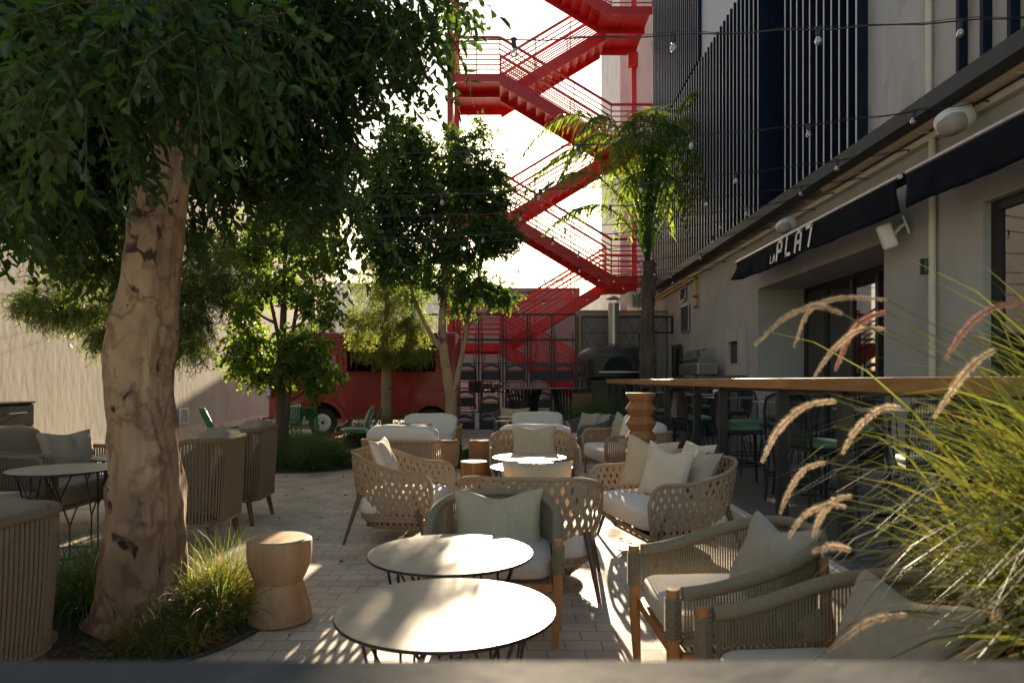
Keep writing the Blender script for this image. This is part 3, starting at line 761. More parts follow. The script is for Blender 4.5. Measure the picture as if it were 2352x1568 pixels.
MB().box(-2.65, -3, 0, 3, 3, 19).build('wall', M['marble'], g)
g = thing('far_building', 'low white building seen far behind the mauve wall', 'building', (3, 42, 0))
MB().box((1255-1176)/F*42-3, 0, 0, 6, 6, H+(873-679)/F*42).build('wall', M['farb'], g)
b = MB()
for k in range(7): b.box(-.5+k*.8, -.03, 5.5, .0+k*.8, -.003, 6.3)
b.build('window', M['greypanel'], g)
g = thing('far_building', 'pale building seen far away between the left trees', 'building', (-6, 45, 0))
MB().box(-6, 0, 0, 2.3, 6, H+(873-650)/F*45).build('wall', M['farb'], g)
b = MB()
for k in range(5): b.box(-5.4+k*1.5, -.03, 5.2, -4.5+k*1.5, -.003, 6.6)
b.build('window', M['greypanel'], g)
# AC unit
D = 21.6
g = thing('air_conditioner', 'cream air conditioning unit above the lattice behind the palm', 'air conditioner', ((1462-1176)/F*D, D, H+(873-712)/F*D))
MB().bbox(-.28, -.2, 0, .3, .2, .56, .02).build('casing', M['cream'], g)
b = MB()
for k in range(12): b.box(-.16, -.215, .08+k*.035, .27, -.202, .095+k*.035)
b.build('grille', M['char'], g)
MB().tube([(-.25, 0, .5), (-.55, 0, .25), (-.75, .1, -.2)], .06, 8).build('duct', M['white'], g, True)

# ---------------- red staircase
g = thing('red_staircase', 'tall red steel fire escape zigzagging up between the buildings', 'staircase', (0, 22, 0))
sx = lambda px: (px-1176)/72.7
XLa, XLb, XRa, XRb = sx(1041), sx(1148), sx(1404), 4.44
Z0 = .45; dz = 2.125
zF = [Z0+dz*k for k in range(0, 9)]     # odd: left landings, even: right landings
b = MB(); rail = MB(); mid = MB()
def flight(xa, za, xb, zb, y0, y1):
    f = MB(); n = 12
    for y in (y0, y1-.03):
        f.prism([(xa, za-.36), (xb, zb-.36), (xb, zb+.05), (xa, za+.05)] if xa < xb else [(xb, zb-.36), (xa, za-.36), (xa, za+.02), (xb, zb+.02)], 'y', y, y+.03)
    for k in range(n):
        xs = xa+(xb-xa)*(k+.5)/n; zs = za+(zb-za)*(k+.5)/n; sgn = 1 if xb > xa else -1
        hi = 1 if (zb-za)*(xb-xa) > 0 else -1
        f.box(xs-.16, y0+.031, zs-.16, xs+.16, y1-.031, zs-.145)
        f.box(xs+.135*hi, y0+.031, zs-.144, xs+.15*hi, y1-.031, zs+.04)
    return f
def railing(p, q, posts=3, nmid=6, h=1.15):
    p = Vector(p); q = Vector(q)
    rail.beam(p+Vector((0, 0, h)), q+Vector((0, 0, h)), .06, .07)
    for k in range(nmid):
        z = .12+k*.165
        mid.tube([p+Vector((0, 0, z)), q+Vector((0, 0, z))], .021, 5)
    for k in range(posts+1):
        c = p.lerp(q, k/posts); rail.beam(c, c+Vector((0, 0, h)), .03, .03)
Y0, Y1, Y2, Y3 = 0, 1.3, 1.45, 2.8
for k in range(1, 9):
    z = zF[k]
    lb = MB()
    if k % 2:
        lb.box(XLa, Y0, z-.25, XLb, Y0+.03, z); lb.box(XLa, Y3-.03, z-.25, XLb, Y3, z); lb.box(XLa, Y1, z-.22, XLb, Y1+.05, z-.03)
        lb.box(XLa, Y0+.031, z-.03, XLb, Y3-.031, z-.005); lb.box(XLa, Y0+.031, z-.25, XLa+.03, Y3-.031, z-.031)
        for xx in (XLa+.5,): lb.box(xx, Y0+.031, z-.09, xx+.04, Y3-.031, z-.031)
        railing((XLa, Y0+.02, z), (XLb, Y0+.02, z), 2); railing((XLa, Y3-.02, z), (XLb, Y3-.02, z), 2); railing((XLa+.02, Y0+.05, z), (XLa+.02, Y3-.05, z), 3)
    else:
        lb.box(XRa, Y0, z-.25, XRb, Y0+.03, z); lb.box(XRa, Y3-.03, z-.25, XRb, Y3, z); lb.box(XRa, Y1, z-.22, XRb, Y1+.05, z-.03)
        lb.box(XRa, Y0+.031, z-.03, XRb, Y3-.031, z-.005); lb.box(XRb-.35, Y3-.3, z-.75, XRb, Y3-.1, z-.26)
        for xx in (XRa+.5,): lb.box(xx, Y0+.031, z-.09, xx+.04, Y3-.031, z-.031)
        railing((XRa, Y0+.02, z), (XRb, Y0+.02, z), 2); railing((XRa, Y3-.02, z), (XRb, Y3-.02, z), 2)
    lb.build('landing', M['red'], g)
for k in (1, 3, 5, 7):
    # near flight: left landing k down to right landing k-1 ; far flight: left landing k up to right landing k+1
    flight(XLb, zF[k], XRa, zF[k-1], Y0, Y1).build('stair_flight', M['red'], g)
    for y in (Y0+.015, Y1-.015): railing((XLb, y, zF[k]), (XRa, y, zF[k-1]), 3)
    flight(XLb, zF[k], XRa, zF[k+1], Y2, Y3).build('stair_flight', M['red'], g)
    for y in (Y2+.015, Y3-.015): railing((XLb, y, zF[k]), (XRa, y, zF[k+1]), 3)
rail.build('handrail', M['red'], g); mid.build('railing_bars', M['red'], g)
for (x, y) in ((XLa-.1, .05), (XLa-.1, 2.75), (XRb-.1, 2.85)):
    MB().box(x-.09, y-.09, 0, x+.09, y+.09, 18.5).build('column', M['red'], g)
b = MB()
for k in range(0, 8):
    z = zF[k]; b.beam((XLa-.1, .1, z), (XLa-.1, 2.7, z+dz*.9), .07, .07) if k % 2 else b.beam((XLa-.1, 2.7, z), (XLa-.1, .1, z+dz*.9), .07, .07)
b.build('brace', M['red'], g)

# ---------------- foreground parapet
g = thing('parapet', 'blurred grey stone parapet crossing the bottom of the picture', 'parapet', (0, .25, 0))
MB().bbox(-4, -.25, 1.141, 4, .315, 1.175, .006).build('capstone', M['ledge'], g)
MB().box(-3.98, -.2, 0, 3.98, .30, 1.14).build('wall', M['plasterR'], g)

# ---------------- bar rail
g = thing('bar_rail', 'long wooden bar counter on black posts along the terrace edge', 'bar counter', (2.3, 9, ZP))
b = MB(); ya, yb = 2.3-9, 16.3-9; zt = H-ZP+.018
cuts = [ya, 4.0-9, 6.3-9, 8.6-9, 11.2-9, 13.8-9, yb]
for i in range(len(cuts)-1): b.bbox(-.10, cuts[i]+.001, zt-.09, .22, cuts[i+1]-.001, zt, .004)
b.build('counter_top', M['railwood'], g)
for D in (3.6, 4.71, 5.82, 7.46, 8.5, 10.1, 11.1, 12.6, 13.6, 15.1, 16.1):
    p = MB().box(-.085, D-9-.04, .008, -.005, D-9+.04, zt-.091).build('post', M['black'], g)
    MB().box(-.12, D-9-.08, 0, .03, D-9+.08, .0075).build('base_plate', M['black'], p)
MB().box(-.06, ya, zt-.115, -.02, yb, zt-.0915).build('top_rail', M['black'], g)
# ============================================================ FURNITURE
def upath(w_, d_, r, n=40, back=0):
    # U path from front right tip round the back to front left tip (front faces -Y); returns points with arc fraction
    pts = []
    hw = w_/2; y0 = -d_/2; y1 = d_/2
    L1 = d_-r; Lc = math.pi/2*r; Lb = w_-2*r; T = 2*L1+2*Lc+Lb
    for i in range(n+1):
        s = T*i/n
        if s < L1: p = (hw, y0+s)
        elif s < L1+Lc: a = (s-L1)/r; p = (hw-r+r*math.cos(a), y1-r+r*math.sin(a))
        elif s < L1+Lc+Lb: p = (hw-r-(s-L1-Lc), y1)
        elif s < L1+2*Lc+Lb: a = (s-L1-Lc-Lb)/r; p = (-hw+r-r*math.sin(a), y1-r+r*math.cos(a))
        else: p = (-hw, y1-r-(s-L1-2*Lc-Lb))
        pts.append(p)
    return pts, T
def sstep(a, b, x):
    t = max(0, min(1, (x-a)/(b-a))); return t*t*(3-2*t)
class Shell:
    def __init__(s, w_, d_, r, zb, za, zk, tb=.8, flare=0, tiprnd=.12, zb_f=None, arm_w=.45, slope=0):
        s.n = 96; s.P, s.T = upath(w_, d_, r, s.n); s.w = w_; s.d = d_; s.zb = zb; s.za = za; s.zk = zk; s.tb = tb; s.tip = tiprnd; s.armw = arm_w; s.slope = slope
    def p2(s, u):
        x = max(0, min(1, u))*s.n; i = min(s.n-1, int(x)); f = x-i
        a = s.P[i]; b = s.P[i+1]; return a[0]+(b[0]-a[0])*f, a[1]+(b[1]-a[1])*f
    def ztop(s, u):
        m = min(u, 1-u)/.5       # 0 tip .. 1 mid back
        z = s.za+(s.zk-s.za)*sstep(s.armw*.25, s.armw, m) - s.slope*(1-m)
        return z
    def pt(s, u, v):
        x, y = s.p2(u); k = s.tb+(1-s.tb)*math.sin(v*math.pi/2)
        dist = min(u, 1-u)*s.T
        zt = s.ztop(u)
        if dist < s.tip: zt -= s.tip*(1-math.sqrt(max(0, 1-(1-dist/s.tip)**2)))
        return Vector((x*k, y*k, s.zb+(zt-s.zb)*v))
    def rim(s, m, r, n=8, vend=0):
        pts = [s.pt(0, v/10) for v in range(int(vend*10), 10)] + [s.pt(u/80, 1) for u in range(81)] + [s.pt(1, v/10) for v in range(9, int(vend*10)-1, -1)]
        m.tube(pts, r, n)
    def normal(s, u, v):
        e = .01
        a = s.pt(min(1, u+e), v)-s.pt(max(0, u-e), v); b = s.pt(u, min(1, v+e))-s.pt(u, max(0, v-e))
        return a.cross(b).normalized()
def lattice(sh, m, pitch=.062, du=.11, wd=.026, th=.007, nseg=8):
    N = int(sh.T/pitch)
    for fam in (-1, 1):
        for k in range(-4, N+5):
            u0 = k/N; prev = None
            pts = []; nr = []
            for i in range(nseg+1):
                v = i/nseg; u = u0+fam*du*(v-.5)
                # weave offset
                if u < -.0 or u > 1.0: 
                    if len(pts) > 1: strip3(m, pts, nr, wd, th)
                    pts = []; nr = []; continue
                no = sh.normal(u, v); p = sh.pt(u, v)+no*(fam*.004*(1 if (i+k) % 2 else -1))
                pts.append(p); nr.append(no)
            if len(pts) > 1: strip3(m, pts, nr, wd, th)
def strip3(m, pts, nr, wd, th):
    b = len(m.v); n = len(pts)
    for i in range(n):
        t = (pts[min(n-1, i+1)]-pts[max(0, i-1)]).normalized(); wv = t.cross(nr[i]).normalized()*(wd/2); nn = nr[i]*(th/2)
        for q in (-wv, nn*1.0, wv, -nn): m.v.append(tuple(pts[i]+q))
    for i in range(n-1):
        for k in range(4): m.face(b+4*i+k, b+4*i+(k+1) % 4, b+4*i+4+(k+1) % 4, b+4*i+4+k)
def cords(sh, m, pitch=.013, r=.0042, v0=0, v1=1, nseg=5, u0=0, u1=1):
    N = int(sh.T*(u1-u0)/pitch)
    for k in range(N+1):
        u = u0+(u1-u0)*k/N
        m.tube([sh.pt(u, v0+(v1-v0)*i/nseg) for i in range(nseg+1)], r, 4, cap=False)
def legs4(t, w_, d_, zt, mat, r0=.022, r1=.013, splay=.07, name='leg'):
    for sx_ in (1, -1):
        for sy_ in (1, -1):
            MB().tube([(sx_*w_/2, sy_*d_/2, zt), (sx_*(w_/2+splay), sy_*(d_/2+splay), 0)], [r0, r1], 10).build(name, mat, t, True)
def cushion(t, name, w_, d_, h_, c, mat, e=.3, wr=.006, seed=1, rx=0, puff=.15):
    b = MB(); b.sbox(w_, d_, h_, (0, 0, 0), e, 18, wr, seed, puff)
    # seam piping
    b.xf(Matrix.Translation(c) @ Matrix.Rotation(rx, 4, 'X'))
    return b.build(name, mat, t, 'all')
def lattice_chair(lab, loc, rz, mat, w_=.88, d_=.80, leg=True, seat=True, group='lattice woven armchairs', cat='armchair', name='lattice_armchair', zk=.77, za=.62):
    t = thing(name, lab, cat, loc, rz, group)
    sh = Shell(w_, d_, .33, .20, za, zk, .80, tiprnd=.13, arm_w=.75)
    b = MB(); lattice(sh, b, .062, .115 if w_ < 1.1 else .085, wd=.031); b.build('lattice', mat, t)
    b = MB(); sh.rim(b, .015, 8, 0)
    pts = [sh.pt(u/60, 0) for u in range(61)]; b.tube(pts, .014, 6, closed=True)
    b.build('rim', mat, t, True)
    # bowl base: strips curving inward
    b = MB(); N = int(sh.T/.07)
    pp = [sh.pt(k/N, 0) for k in range(N+1)]
    front = [pp[0].lerp(pp[-1], k/8) for k in range(1, 8)]
    allp = pp+front[::-1]
    for i, p in enumerate(allp):
        q = Vector((p.x*.78, p.y*.78, .12)); j = allp[(i+2) % len(allp)]; q2 = Vector((j.x*.78, j.y*.78, .12))
        for a, c in ((p, q2), (j, q)):
            mid_ = a.lerp(c, .5)+Vector((0, 0, -.02)); strip3(b, [a, mid_, c], [Vector((a.x, a.y, -.3)).normalized()]*3, .026, .007)
    b.tube([Vector((p.x*.78, p.y*.78, .12)) for p in allp], .012, 6, closed=True)
    b.build('base_weave', mat, t)
    MB().bbox(-w_*.3, -d_*.3, .125, w_*.3, d_*.3, .15, .01).build('base_plate', M['bronze'], t)
    cushion(t, 'seat_cushion', w_*.86, d_*.92, .20, (0, -.03, .33), M['fabricw'], .42, .004, 2)
    if leg:
        for a in (1, -1):
            for c in (1, -1):
                MB().tube([(a*w_*.40, c*d_*.30+.02, .42), (a*(w_*.40+.075), c*(d_*.30+.12)+.02, 0)], [.022, .012], 10).build('leg', M['bronze'], t, True)
    return t
def pillow(lab, loc, rot, w_=.45, h_=.45, th=.16, mat='pillow', seed=0, group=None):
    n = 22; b = MB(); top = []; 
    for sgn in (1, -1):
        base = len(b.v)
        for i in range(n+1):
            for j in range(n+1):
                x = -1+2*i/n; y = -1+2*j/n
                pin = 1-.10*(1-abs(x)**2)*abs(y)**3 ; pin2 = 1-.10*(1-abs(y)**2)*abs(x)**3
                q = max(0, (1-x**2))*max(0, (1-y**2)); z = (q**.42)*th/2*sgn
                X = x*w_/2*pin2; Y = y*h_/2*pin
                k = noise.noise((X*7+seed, Y*7, sgn*3+seed))*.022+noise.noise((X*16+seed, Y*5, sgn))*.014
                z += k*min(1, q*4)*sgn
                Y -= .10*h_*max(0, y)*math.exp(-(x*2.2)**2)*(.6+.4*math.sin(seed)) # slumped top
                b.v.append((X, Y, z))
        for i in range(n):
            for j in range(n):
                a = base+i*(n+1)+j
                b.face(a, a+n+1, a+n+2, a+1) if sgn > 0 else b.face(a, a+1, a+n+2, a+n+1)
    o = b.build('pillow', M[mat], None, 'all'); o.location = loc; o.rotation_euler = rot
    return tag(o, lab, 'pillow', group)
def wire_table(lab, loc, r=.385, h=.60, mat='top', group='round wire-legged tables', rz=0):
    t = thing('wire_table', lab, 'table', loc, rz, group)
    b = MB(); b.lathe([(r-.004, h-.013), (r, h-.010), (r, h-.003), (r-.003, h)], 72); b.mi = 1
    o = b.build('tabletop', [M[mat], M['black']], t)
    for p in o.data.polygons:
        if abs(p.normal.z) < .9 or p.center.z < h-.005: p.material_index = 1
    N = 6; R0 = r*.80; R1 = r*.62; zn = h*.36
    for k in range(N):
        a = 2*math.pi*k/N; al = a-math.pi/N*.8; ar = a+math.pi/N*.8
        f = lambda an, rr, z: (rr*math.cos(an), rr*math.sin(an), z)
        b = MB()
        zk_ = zn if k % 2 else zn*1.45
        b.tube([f(al, R0, h-.014), f(a, R1, zk_+.02), f(a, R1, 0)], .0065, 6); b.tube([f(ar, R0, h-.014), f(a, R1, zk_+.02)], .0065, 6)
        b.build('leg', M['black'], t)
    b = MB(); b.tube([(R1*math.cos(2*math.pi*k/N), R1*math.sin(2*math.pi*k/N), .012) for k in range(N)], .006, 6, closed=True); b.build('base_ring', M['black'], t)
    return t
def highback(lab, loc, rz, mat='roped', w_=.78, d_=.86, zk=.92, za=.66, group='high-backed rope armchairs', armw=.55):
    t = thing('rope_armchair', lab, 'armchair', loc, rz, group)
    sh = Shell(w_, d_, .20, .25, za, zk, .93, tiprnd=.10, arm_w=armw)
    b = MB(); cords(sh, b, .026, .0092); b.build('rope_shell', M[mat], t)
    b = MB(); sh.rim(b, .022, 10); b.tube([sh.pt(u/60, 0) for u in range(61)], .018, 6); b.build('rim', M[mat], t, True)
    MB().bbox(-w_*.44, -d_*.47, .24, w_*.44, d_*.44, .30, .015).build('seat_frame', M['bronze'], t)
    cushion(t, 'seat_cushion', w_*.9, d_*.92, .21, (0, -.05, .40), M['taupe'], .3, .004, 3)
    cushion(t, 'back_cushion', w_*.86, .24, .50, (0, d_*.32, .72), M['taupe'], .45, .03, 4, R(-10))
    for a in (1, -1):
        for c in (1, -1):
            MB().tube([(a*w_*.36, c*d_*.36, .26), (a*(w_*.40), c*(d_*.42), 0)], [.028, .017], 10).build('leg', M['bronze'], t, True)
    return t
def woodchair(lab, loc, rz, w_=.70, d_=.66, group='teak and rope armchairs'):
    t = thing('teak_rope_armchair', lab, 'armchair', loc, rz, group)
    sh = Shell(w_, d_, .32, .44, .585, .745, 1.0, tiprnd=.001, arm_w=1.0)
    sh.zb = .40
    class S2(Shell): pass
    def pt(u, v, sh=sh):
        x, y = sh.p2(u); m = min(u, 1-u)/.5
        zt = .585+.165*sstep(0, .85, m); zl = .40+.02*m
        k = 1+.07*m*(v)
        return Vector((x*k, y*k if y < 0 else y*k, zl+(zt-zl)*v))
    sh.pt = pt
    b = MB(); cords(sh, b, .0115, .0043, nseg=3, u0=.02, u1=.98); b.build('rope_band', M['ropeg'], t)
    b = MB(); b.tube([pt(u/80, 1)+Vector((0, 0, .0)) for u in range(1, 80)], .027, 12); b.build('top_rail', M['ropeg'], t, True)
    b = MB(); b.tube([pt(u/80, 0) for u in range(1, 80)], .017, 8); b.tube([pt(u/80, .18) for u in range(1, 80)], .005, 6); b.build('lower_rail', M['ropeg'], t, True)
    hw = w_/2; y0 = -d_/2
    for s_ in (1, -1):
        MB().tube([(s_*(hw+.005), y0-.015, .606), (s_*(hw-.0), y0-.012, .30), (s_*(hw-.015), y0, 0)], [.025, .026, .017], 14).build('leg', M['teak'], t, True)
        MB().tube([(s_*(hw-.06), d_/2-.06, .70), (s_*(hw-.07), d_/2-.03, .35), (s_*(hw-.07), d_/2+.03, 0)], [.018, .024, .017], 14).build('leg', M['teak'], t, True)
        b = MB()
        for k in range(18): b.tube([(s_*(hw+.004)+.030*math.cos(a), y0-.014+.030*math.sin(a), .42+k*.0088) for a in [i*math.pi/5 for i in range(10)]], .0045, 4, closed=True)
        b.build('rope_wrap', M['ropeg'], t, True)
    b = MB(); b.beam((-hw+.02, y0+.02, .33), (hw-.02, y0+.02, .33), .035, .045); b.beam((-hw+.06, d_/2-.04, .33), (hw-.06, d_/2-.04, .33), .035, .045)
    for s_ in (1, -1): b.beam((s_*(hw-.012), y0+.02, .33), (s_*(hw-.06), d_/2-.05, .33), .035, .045)
    b.build('seat_frame', M['teak'], t)
    b = MB()
    for k in range(20): b.beam((-hw+.04, y0+.05+k*.028, .352), (hw-.04, y0+.05+k*.028, .352), .010, .004)
    b.build('seat_webbing', M['ropek'], t)
    cushion(t, 'seat_cushion', w_*.92, d_*.96, .12, (0, -.01, .425), M['fabric'], .28, .003, 5)
    return t
def woodsofa(lab, loc, rz, w_=1.0, mat='ropew', cush='fabricw', nback=1, zk=.64, za=.60, d_=.80, name='rope_armchair', cat='armchair', group='wood and rope lounge seats', bh=.37):
    t = thing(name, lab, cat, loc, rz, group)
    sh = Shell(w_, d_, .16, .26, za, zk, .96, tiprnd=.10, arm_w=.6)
    b = MB(); cords(sh, b, .026, .0085, v0=.02); b.build('rope_shell', M[mat], t)
    b = MB(); sh.rim(b, .019, 8); b.tube([sh.pt(u/60, 0) for u in range(61)], .017, 6); b.tube([sh.pt(u/60, .3) for u in range(61)], .007, 5); b.build('rim', M[mat], t, True)
    MB().bbox(-w_*.46, -d_*.48, .23, w_*.46, d_*.46, .28, .015).build('seat_frame', M['ropew'], t)
    cushion(t, 'seat_cushion', w_*.92, d_*.96, .20, (0, -.05, .375), M[cush], .26, .004, 6)
    for k in range(nback):
        wb = w_*.86/nback
        cushion(t, 'back_cushion', wb, .22, bh, (-w_*.43+wb*(k+.5), d_*.31, .46+bh/2-.02), M[cush], .36, .012, 7+k, R(-12))
    for a in (1, -1):
        for c in (1, -1):
            MB().tube([(a*w_*.46, c*d_*.46, .42 if c < 0 else .30), (a*(w_*.47), c*(d_*.47), 0)], [.024, .018], 10).build('leg', M['teak'], t, True)
    return t
P2 = math.pi/2
# foreground and middle tables
wire_table('nearest round cream-topped wire table at the bottom centre', W(1025, 873, 2.44)[:2]+(0,) if False else ((1025-1176)/F*2.44, 2.44, 0))
T0 = [o for o in bpy.data.objects if o.name == 'wire_table'][0]
def tbl(px, D, lab, h=None, rz=0):
    c = dup(T0, ((px-1176)/F*D, D, 0), rz, lab); 
    if h: c.scale = (1, 1, h/.60)
    return c
tbl(1035.5, 3.25, 'second round cream-topped wire table, in front of the teak chair facing the camera', rz=.4)
tbl(1221, 6.46, 'round sun-bleached wire table nearer of the pair between the woven armchairs', rz=.2)
tbl(1216, 7.27, 'round sun-bleached wire table farther of the pair, before the chair with the upright pillow', rz=.7)
tbl(1238, 11.6, 'round wire table between the two white-cushioned lounge chairs', rz=.1)
TD = wire_table('round grey-topped wire table beside the left rope armchairs', ((147-1176)/F*5.6, 5.6, 0), .40, .69, 'topd', 'grey round wire-legged tables', .2)
dup(TD, (-3.50, 6.55, 0), .5, 'round grey-topped wire table half hidden behind the big tree trunk')
s1 = dup(TD, ((958-1176)/F*10.45, 10.45, 0), .3, 'small dark round table, nearer of two by the forked tree'); s1.scale = (.62, .62, .97)
s2 = dup(TD, ((955-1176)/F*11.0, 11.05, 0), .6, 'small dark round table, farther of two by the forked tree'); s2.scale = (.62, .62, 1.03)
s1 = dup(TD, ((1168-1176)/F*13.2, 12.9, 0), .3, 'small round table, nearer of two beside the farthest woven chair'); s1.scale = (.62, .62, .94)
s2 = dup(TD, ((1172-1176)/F*13.6, 13.5, 0), .6, 'small round table, farther of two beside the farthest woven chair'); s2.scale = (.62, .62, 1.0)

# teak rope armchairs
woodchair('teak and olive rope armchair facing the camera behind the front tables', (-.10, 3.99, 0), R(-2)).scale = (1, 1, .94)
pillow('pale pillow with peaked corners on the teak chair facing the camera', (-.08, 4.11, .54), (R(72), 0, R(2)), .54, .45, .15, 'pillow', 1.2)
WC = [o for o in bpy.data.objects if o.name == 'teak_rope_armchair'][0]
dup(WC, (.945, 3.02, 0), -P2+R(2), 'teak and rope armchair at right, behind the nearest one').scale = (1, 1, 1)
pillow('grey green pillow on the farther of the two right teak armchairs', (1.10, 2.98, .60), (R(68), R(0), R(-78)), .48, .44, .15, 'pillowg', 2.3)
dup(WC, (1.03, 2.10, 0), -P2+R(3), 'nearest teak and rope armchair, cut by the parapet at bottom right').scale = (1, 1, 1)
pillow('large grey green pillow on the nearest teak armchair at bottom right', (1.13, 2.06, .58), (R(66), R(0), R(-74)), .46, .45, .16, 'pillowg', 3.1)

# lattice seats
lattice_chair('woven lattice armchair at the left of the middle group, facing right', (-1.0, 6.30, 0), P2-R(8), M['rope'])
LC = [o for o in bpy.data.objects if o.name == 'lattice_armchair'][0]
pillow('cream pillow leaning in the left woven lattice armchair', (-1.17, 6.38, .67), (R(70), 0, R(82)), .45, .42, .14, 'fabric', 4)
c = dup(LC, (.13, 4.82, 0), math.pi-R(7), 'woven lattice armchair seen from behind, its back to the teak chair'); c.scale = (1.10, 1, 1)
pillow('cream pillow showing above the back of the woven armchair seen from behind', (.17, 4.66, .66), (R(-76), 0, R(-6)), .48, .44, .13, 'pillow', 5)
c = dup(LC, (.25, 8.15, 0), R(2), 'woven lattice armchair facing the camera behind the bright tables'); c.scale = (1.14, 1.05, 1.02)
pillow('upright beige pillow in the woven armchair facing the camera', (.26, 8.15, .66), (R(78), 0, R(1)), .54, .42, .14, 'pillow', 6)
S2 = lattice_chair('woven lattice loveseat at the right of the middle group, facing left', (1.27, 5.85, 0), -P2+R(14), M['rope'], w_=1.30, d_=.86, group='lattice woven loveseats', cat='loveseat', name='lattice_loveseat')
pillow('beige upright pillow, left of the pair in the woven loveseat', (1.18, 6.02, .68), (R(78), R(6), R(-35)), .48, .46, .15, 'pillow', 7)
pillow('cream upright pillow, nearer of the pair in the woven loveseat', (1.27, 5.75, .64), (R(78), R(8), R(-48)), .46, .46, .15, 'fabric', 8)
pillow('grey pillow lying against the back of the woven loveseat', (1.54, 5.75, .64), (R(60), R(0), R(-80)), .46, .42, .14, 'pillowg', 9)
pillow('pale pillow deep in the back corner of the woven loveseat', (1.60, 6.15, .66), (R(66), R(0), R(-70)), .46, .42, .14, 'fabric', 10)
dk = M['ropek']
t = lattice_chair('dark grey woven armchair, farthest, facing the camera before the steel frame', (0.06, 14.2, 0), R(12), dk, group='dark lattice seats')
pillow('beige pillow in the farthest dark woven armchair', (.06, 14.3, .66), (R(76), 0, 0), .62, .36, .14, 'pillow', 11)
t = lattice_chair('dark grey woven loveseat facing left in front of the grass planting', (1.32, 12.5, 0), -P2+R(22), dk, w_=1.05, d_=.86, group='dark lattice seats', cat='loveseat', name='lattice_loveseat')
pillow('first grey pillow in the dark woven loveseat', (1.38, 12.6, .62), (R(68), 0, R(-50)), .48, .42, .14, 'pillowg', 12)
pillow('second grey pillow tucked behind the first in the dark woven loveseat', (1.56, 12.5, .62), (R(64), 0, R(-60)), .48, .42, .14, 'pillowg', 13)

# wood and rope lounge seats
woodsofa('wide wood and rope lounge chair seen from behind, white cushion above its back', (-1.33, 9.05, 0), math.pi-R(12), w_=1.08)
WS = [o for o in bpy.data.objects if o.name == 'rope_armchair'][0]
dup(WS, (-1.42, 11.75, 0), R(-6), 'wood and rope lounge chair facing the camera in front of the forked tree')
dup(WS, (.30, 9.25, 0), math.pi, 'wood and rope lounge chair seen from behind, beyond the upright pillow')
dup(WS, (.46, 12.4, 0), R(0), 'wood and rope lounge chair facing the camera below the steel frame')
woodsofa('wood and rope sofa with open corded arms facing left beside the totem', (1.62, 9.9, 0), -P2+R(6), w_=1.45, nback=2, name='rope_sofa', cat='sofa', group='wood and rope sofas', d_=.95, zk=.70, za=.66, mat='ropew')
pillow('grey pillow standing against the far arm of the rope sofa', (1.62, 10.3, .70), (R(74), 0, R(-70)), .5, .48, .17, 'pillowg', 14)
pillow('cream pillow next to the totem on the rope sofa', (1.68, 9.75, .68), (R(74), 0, R(-66)), .5, .48, .17, 'fabricw', 15)

# left group
highback('high-backed brown rope armchair behind the big trunk, facing left', (-2.76, 5.85, 0), -P2+R(4))
HB = [o for o in bpy.data.objects if o.name.startswith('rope_armchair') and o.get('group') == 'high-backed rope armchairs'][0]
dup(HB, (-2.86, 6.98, 0), -P2+R(2), 'farther high-backed brown rope armchair facing left beside the paving')
dup(HB, (-2.46, 2.86, 0), -P2-R(6), 'high-backed olive rope armchair cut off at the bottom left corner').scale = (1, 1, .90)
woodsofa('brown rope lounge chair with large cushions at left, nearer of the two facing right', (-4.45, 5.45, 0), P2, w_=.95, mat='roped', cush='taupe', zk=.80, za=.74, d_=.95, group='brown rope lounge chairs', bh=.50)
BR = [o for o in bpy.data.objects if o.get('group') == 'brown rope lounge chairs'][0]
dup(BR, (-4.45, 6.55, 0), P2, 'brown rope lounge chair at left, farther of the two facing right')
pillow('beige pillow leaning on the arm of the farther left lounge chair', (-4.28, 6.72, .70), (R(68), 0, R(62)), .52, .46, .16, 'taupe', 16)
pillow('large creased taupe pillow on the nearer left lounge chair', (-4.62, 5.8, .86), (R(74), 0, R(84)), .75, .50, .20, 'taupe', 17)

# stools and totem
def stool(name, lab, cat, loc, prof, mat, top=None, n=40):
    t = thing(name, lab, cat, loc)
    b = MB(); b.lathe(prof, n, rough=.012); b.build('body', M[mat], t, True)
    if top:
        r, z = prof[-1]; MB().lathe([(r*.985, z+.001), (r*.95, z+.006), (.01, z+.007)], n).build('top', M[top], t)
    return t
stool('wooden_stool', 'pale waisted wooden stool beside the big tree bed', 'stool', (-1.355, 4.06, 0), [(.165, 0), (.182, .015), (.178, .06), (.135, .225), (.132, .235), (.150, .27), (.175, .33), (.182, .39), (.182, .465), (.178, .475), (.17, .48)], 'oak', 'oak')
stool('log_stool', 'short orange knotty log stool between the woven armchairs', 'stool', (-.445, 8.15, 0), [(.11, 0), (.13, .05), (.15, .18), (.158, .30), (.16, .43), (.156, .45)], 'log', 'logtop')
stool('cylinder_stool', 'plain brown wooden cylinder stool beside the fern', 'stool', (-.46, 10.2, 0), [(.165, 0), (.17, .01), (.17, .51), (.165, .52)], 'corten', 'oak')
prof = [(.12, 0)]
z = 0
for k in range(7):
    prof += [(.178, z+.085), (.125, z+.165)]; z += .165
prof += [(.172, z+.085), (.172, z+.095)]
stool('zigzag_pedestal', 'tall terracotta-brown zigzag carved wooden pedestal', 'pedestal', ((1472-1176)/F*8, 8.0, 0), prof, 'terra', 'terra')
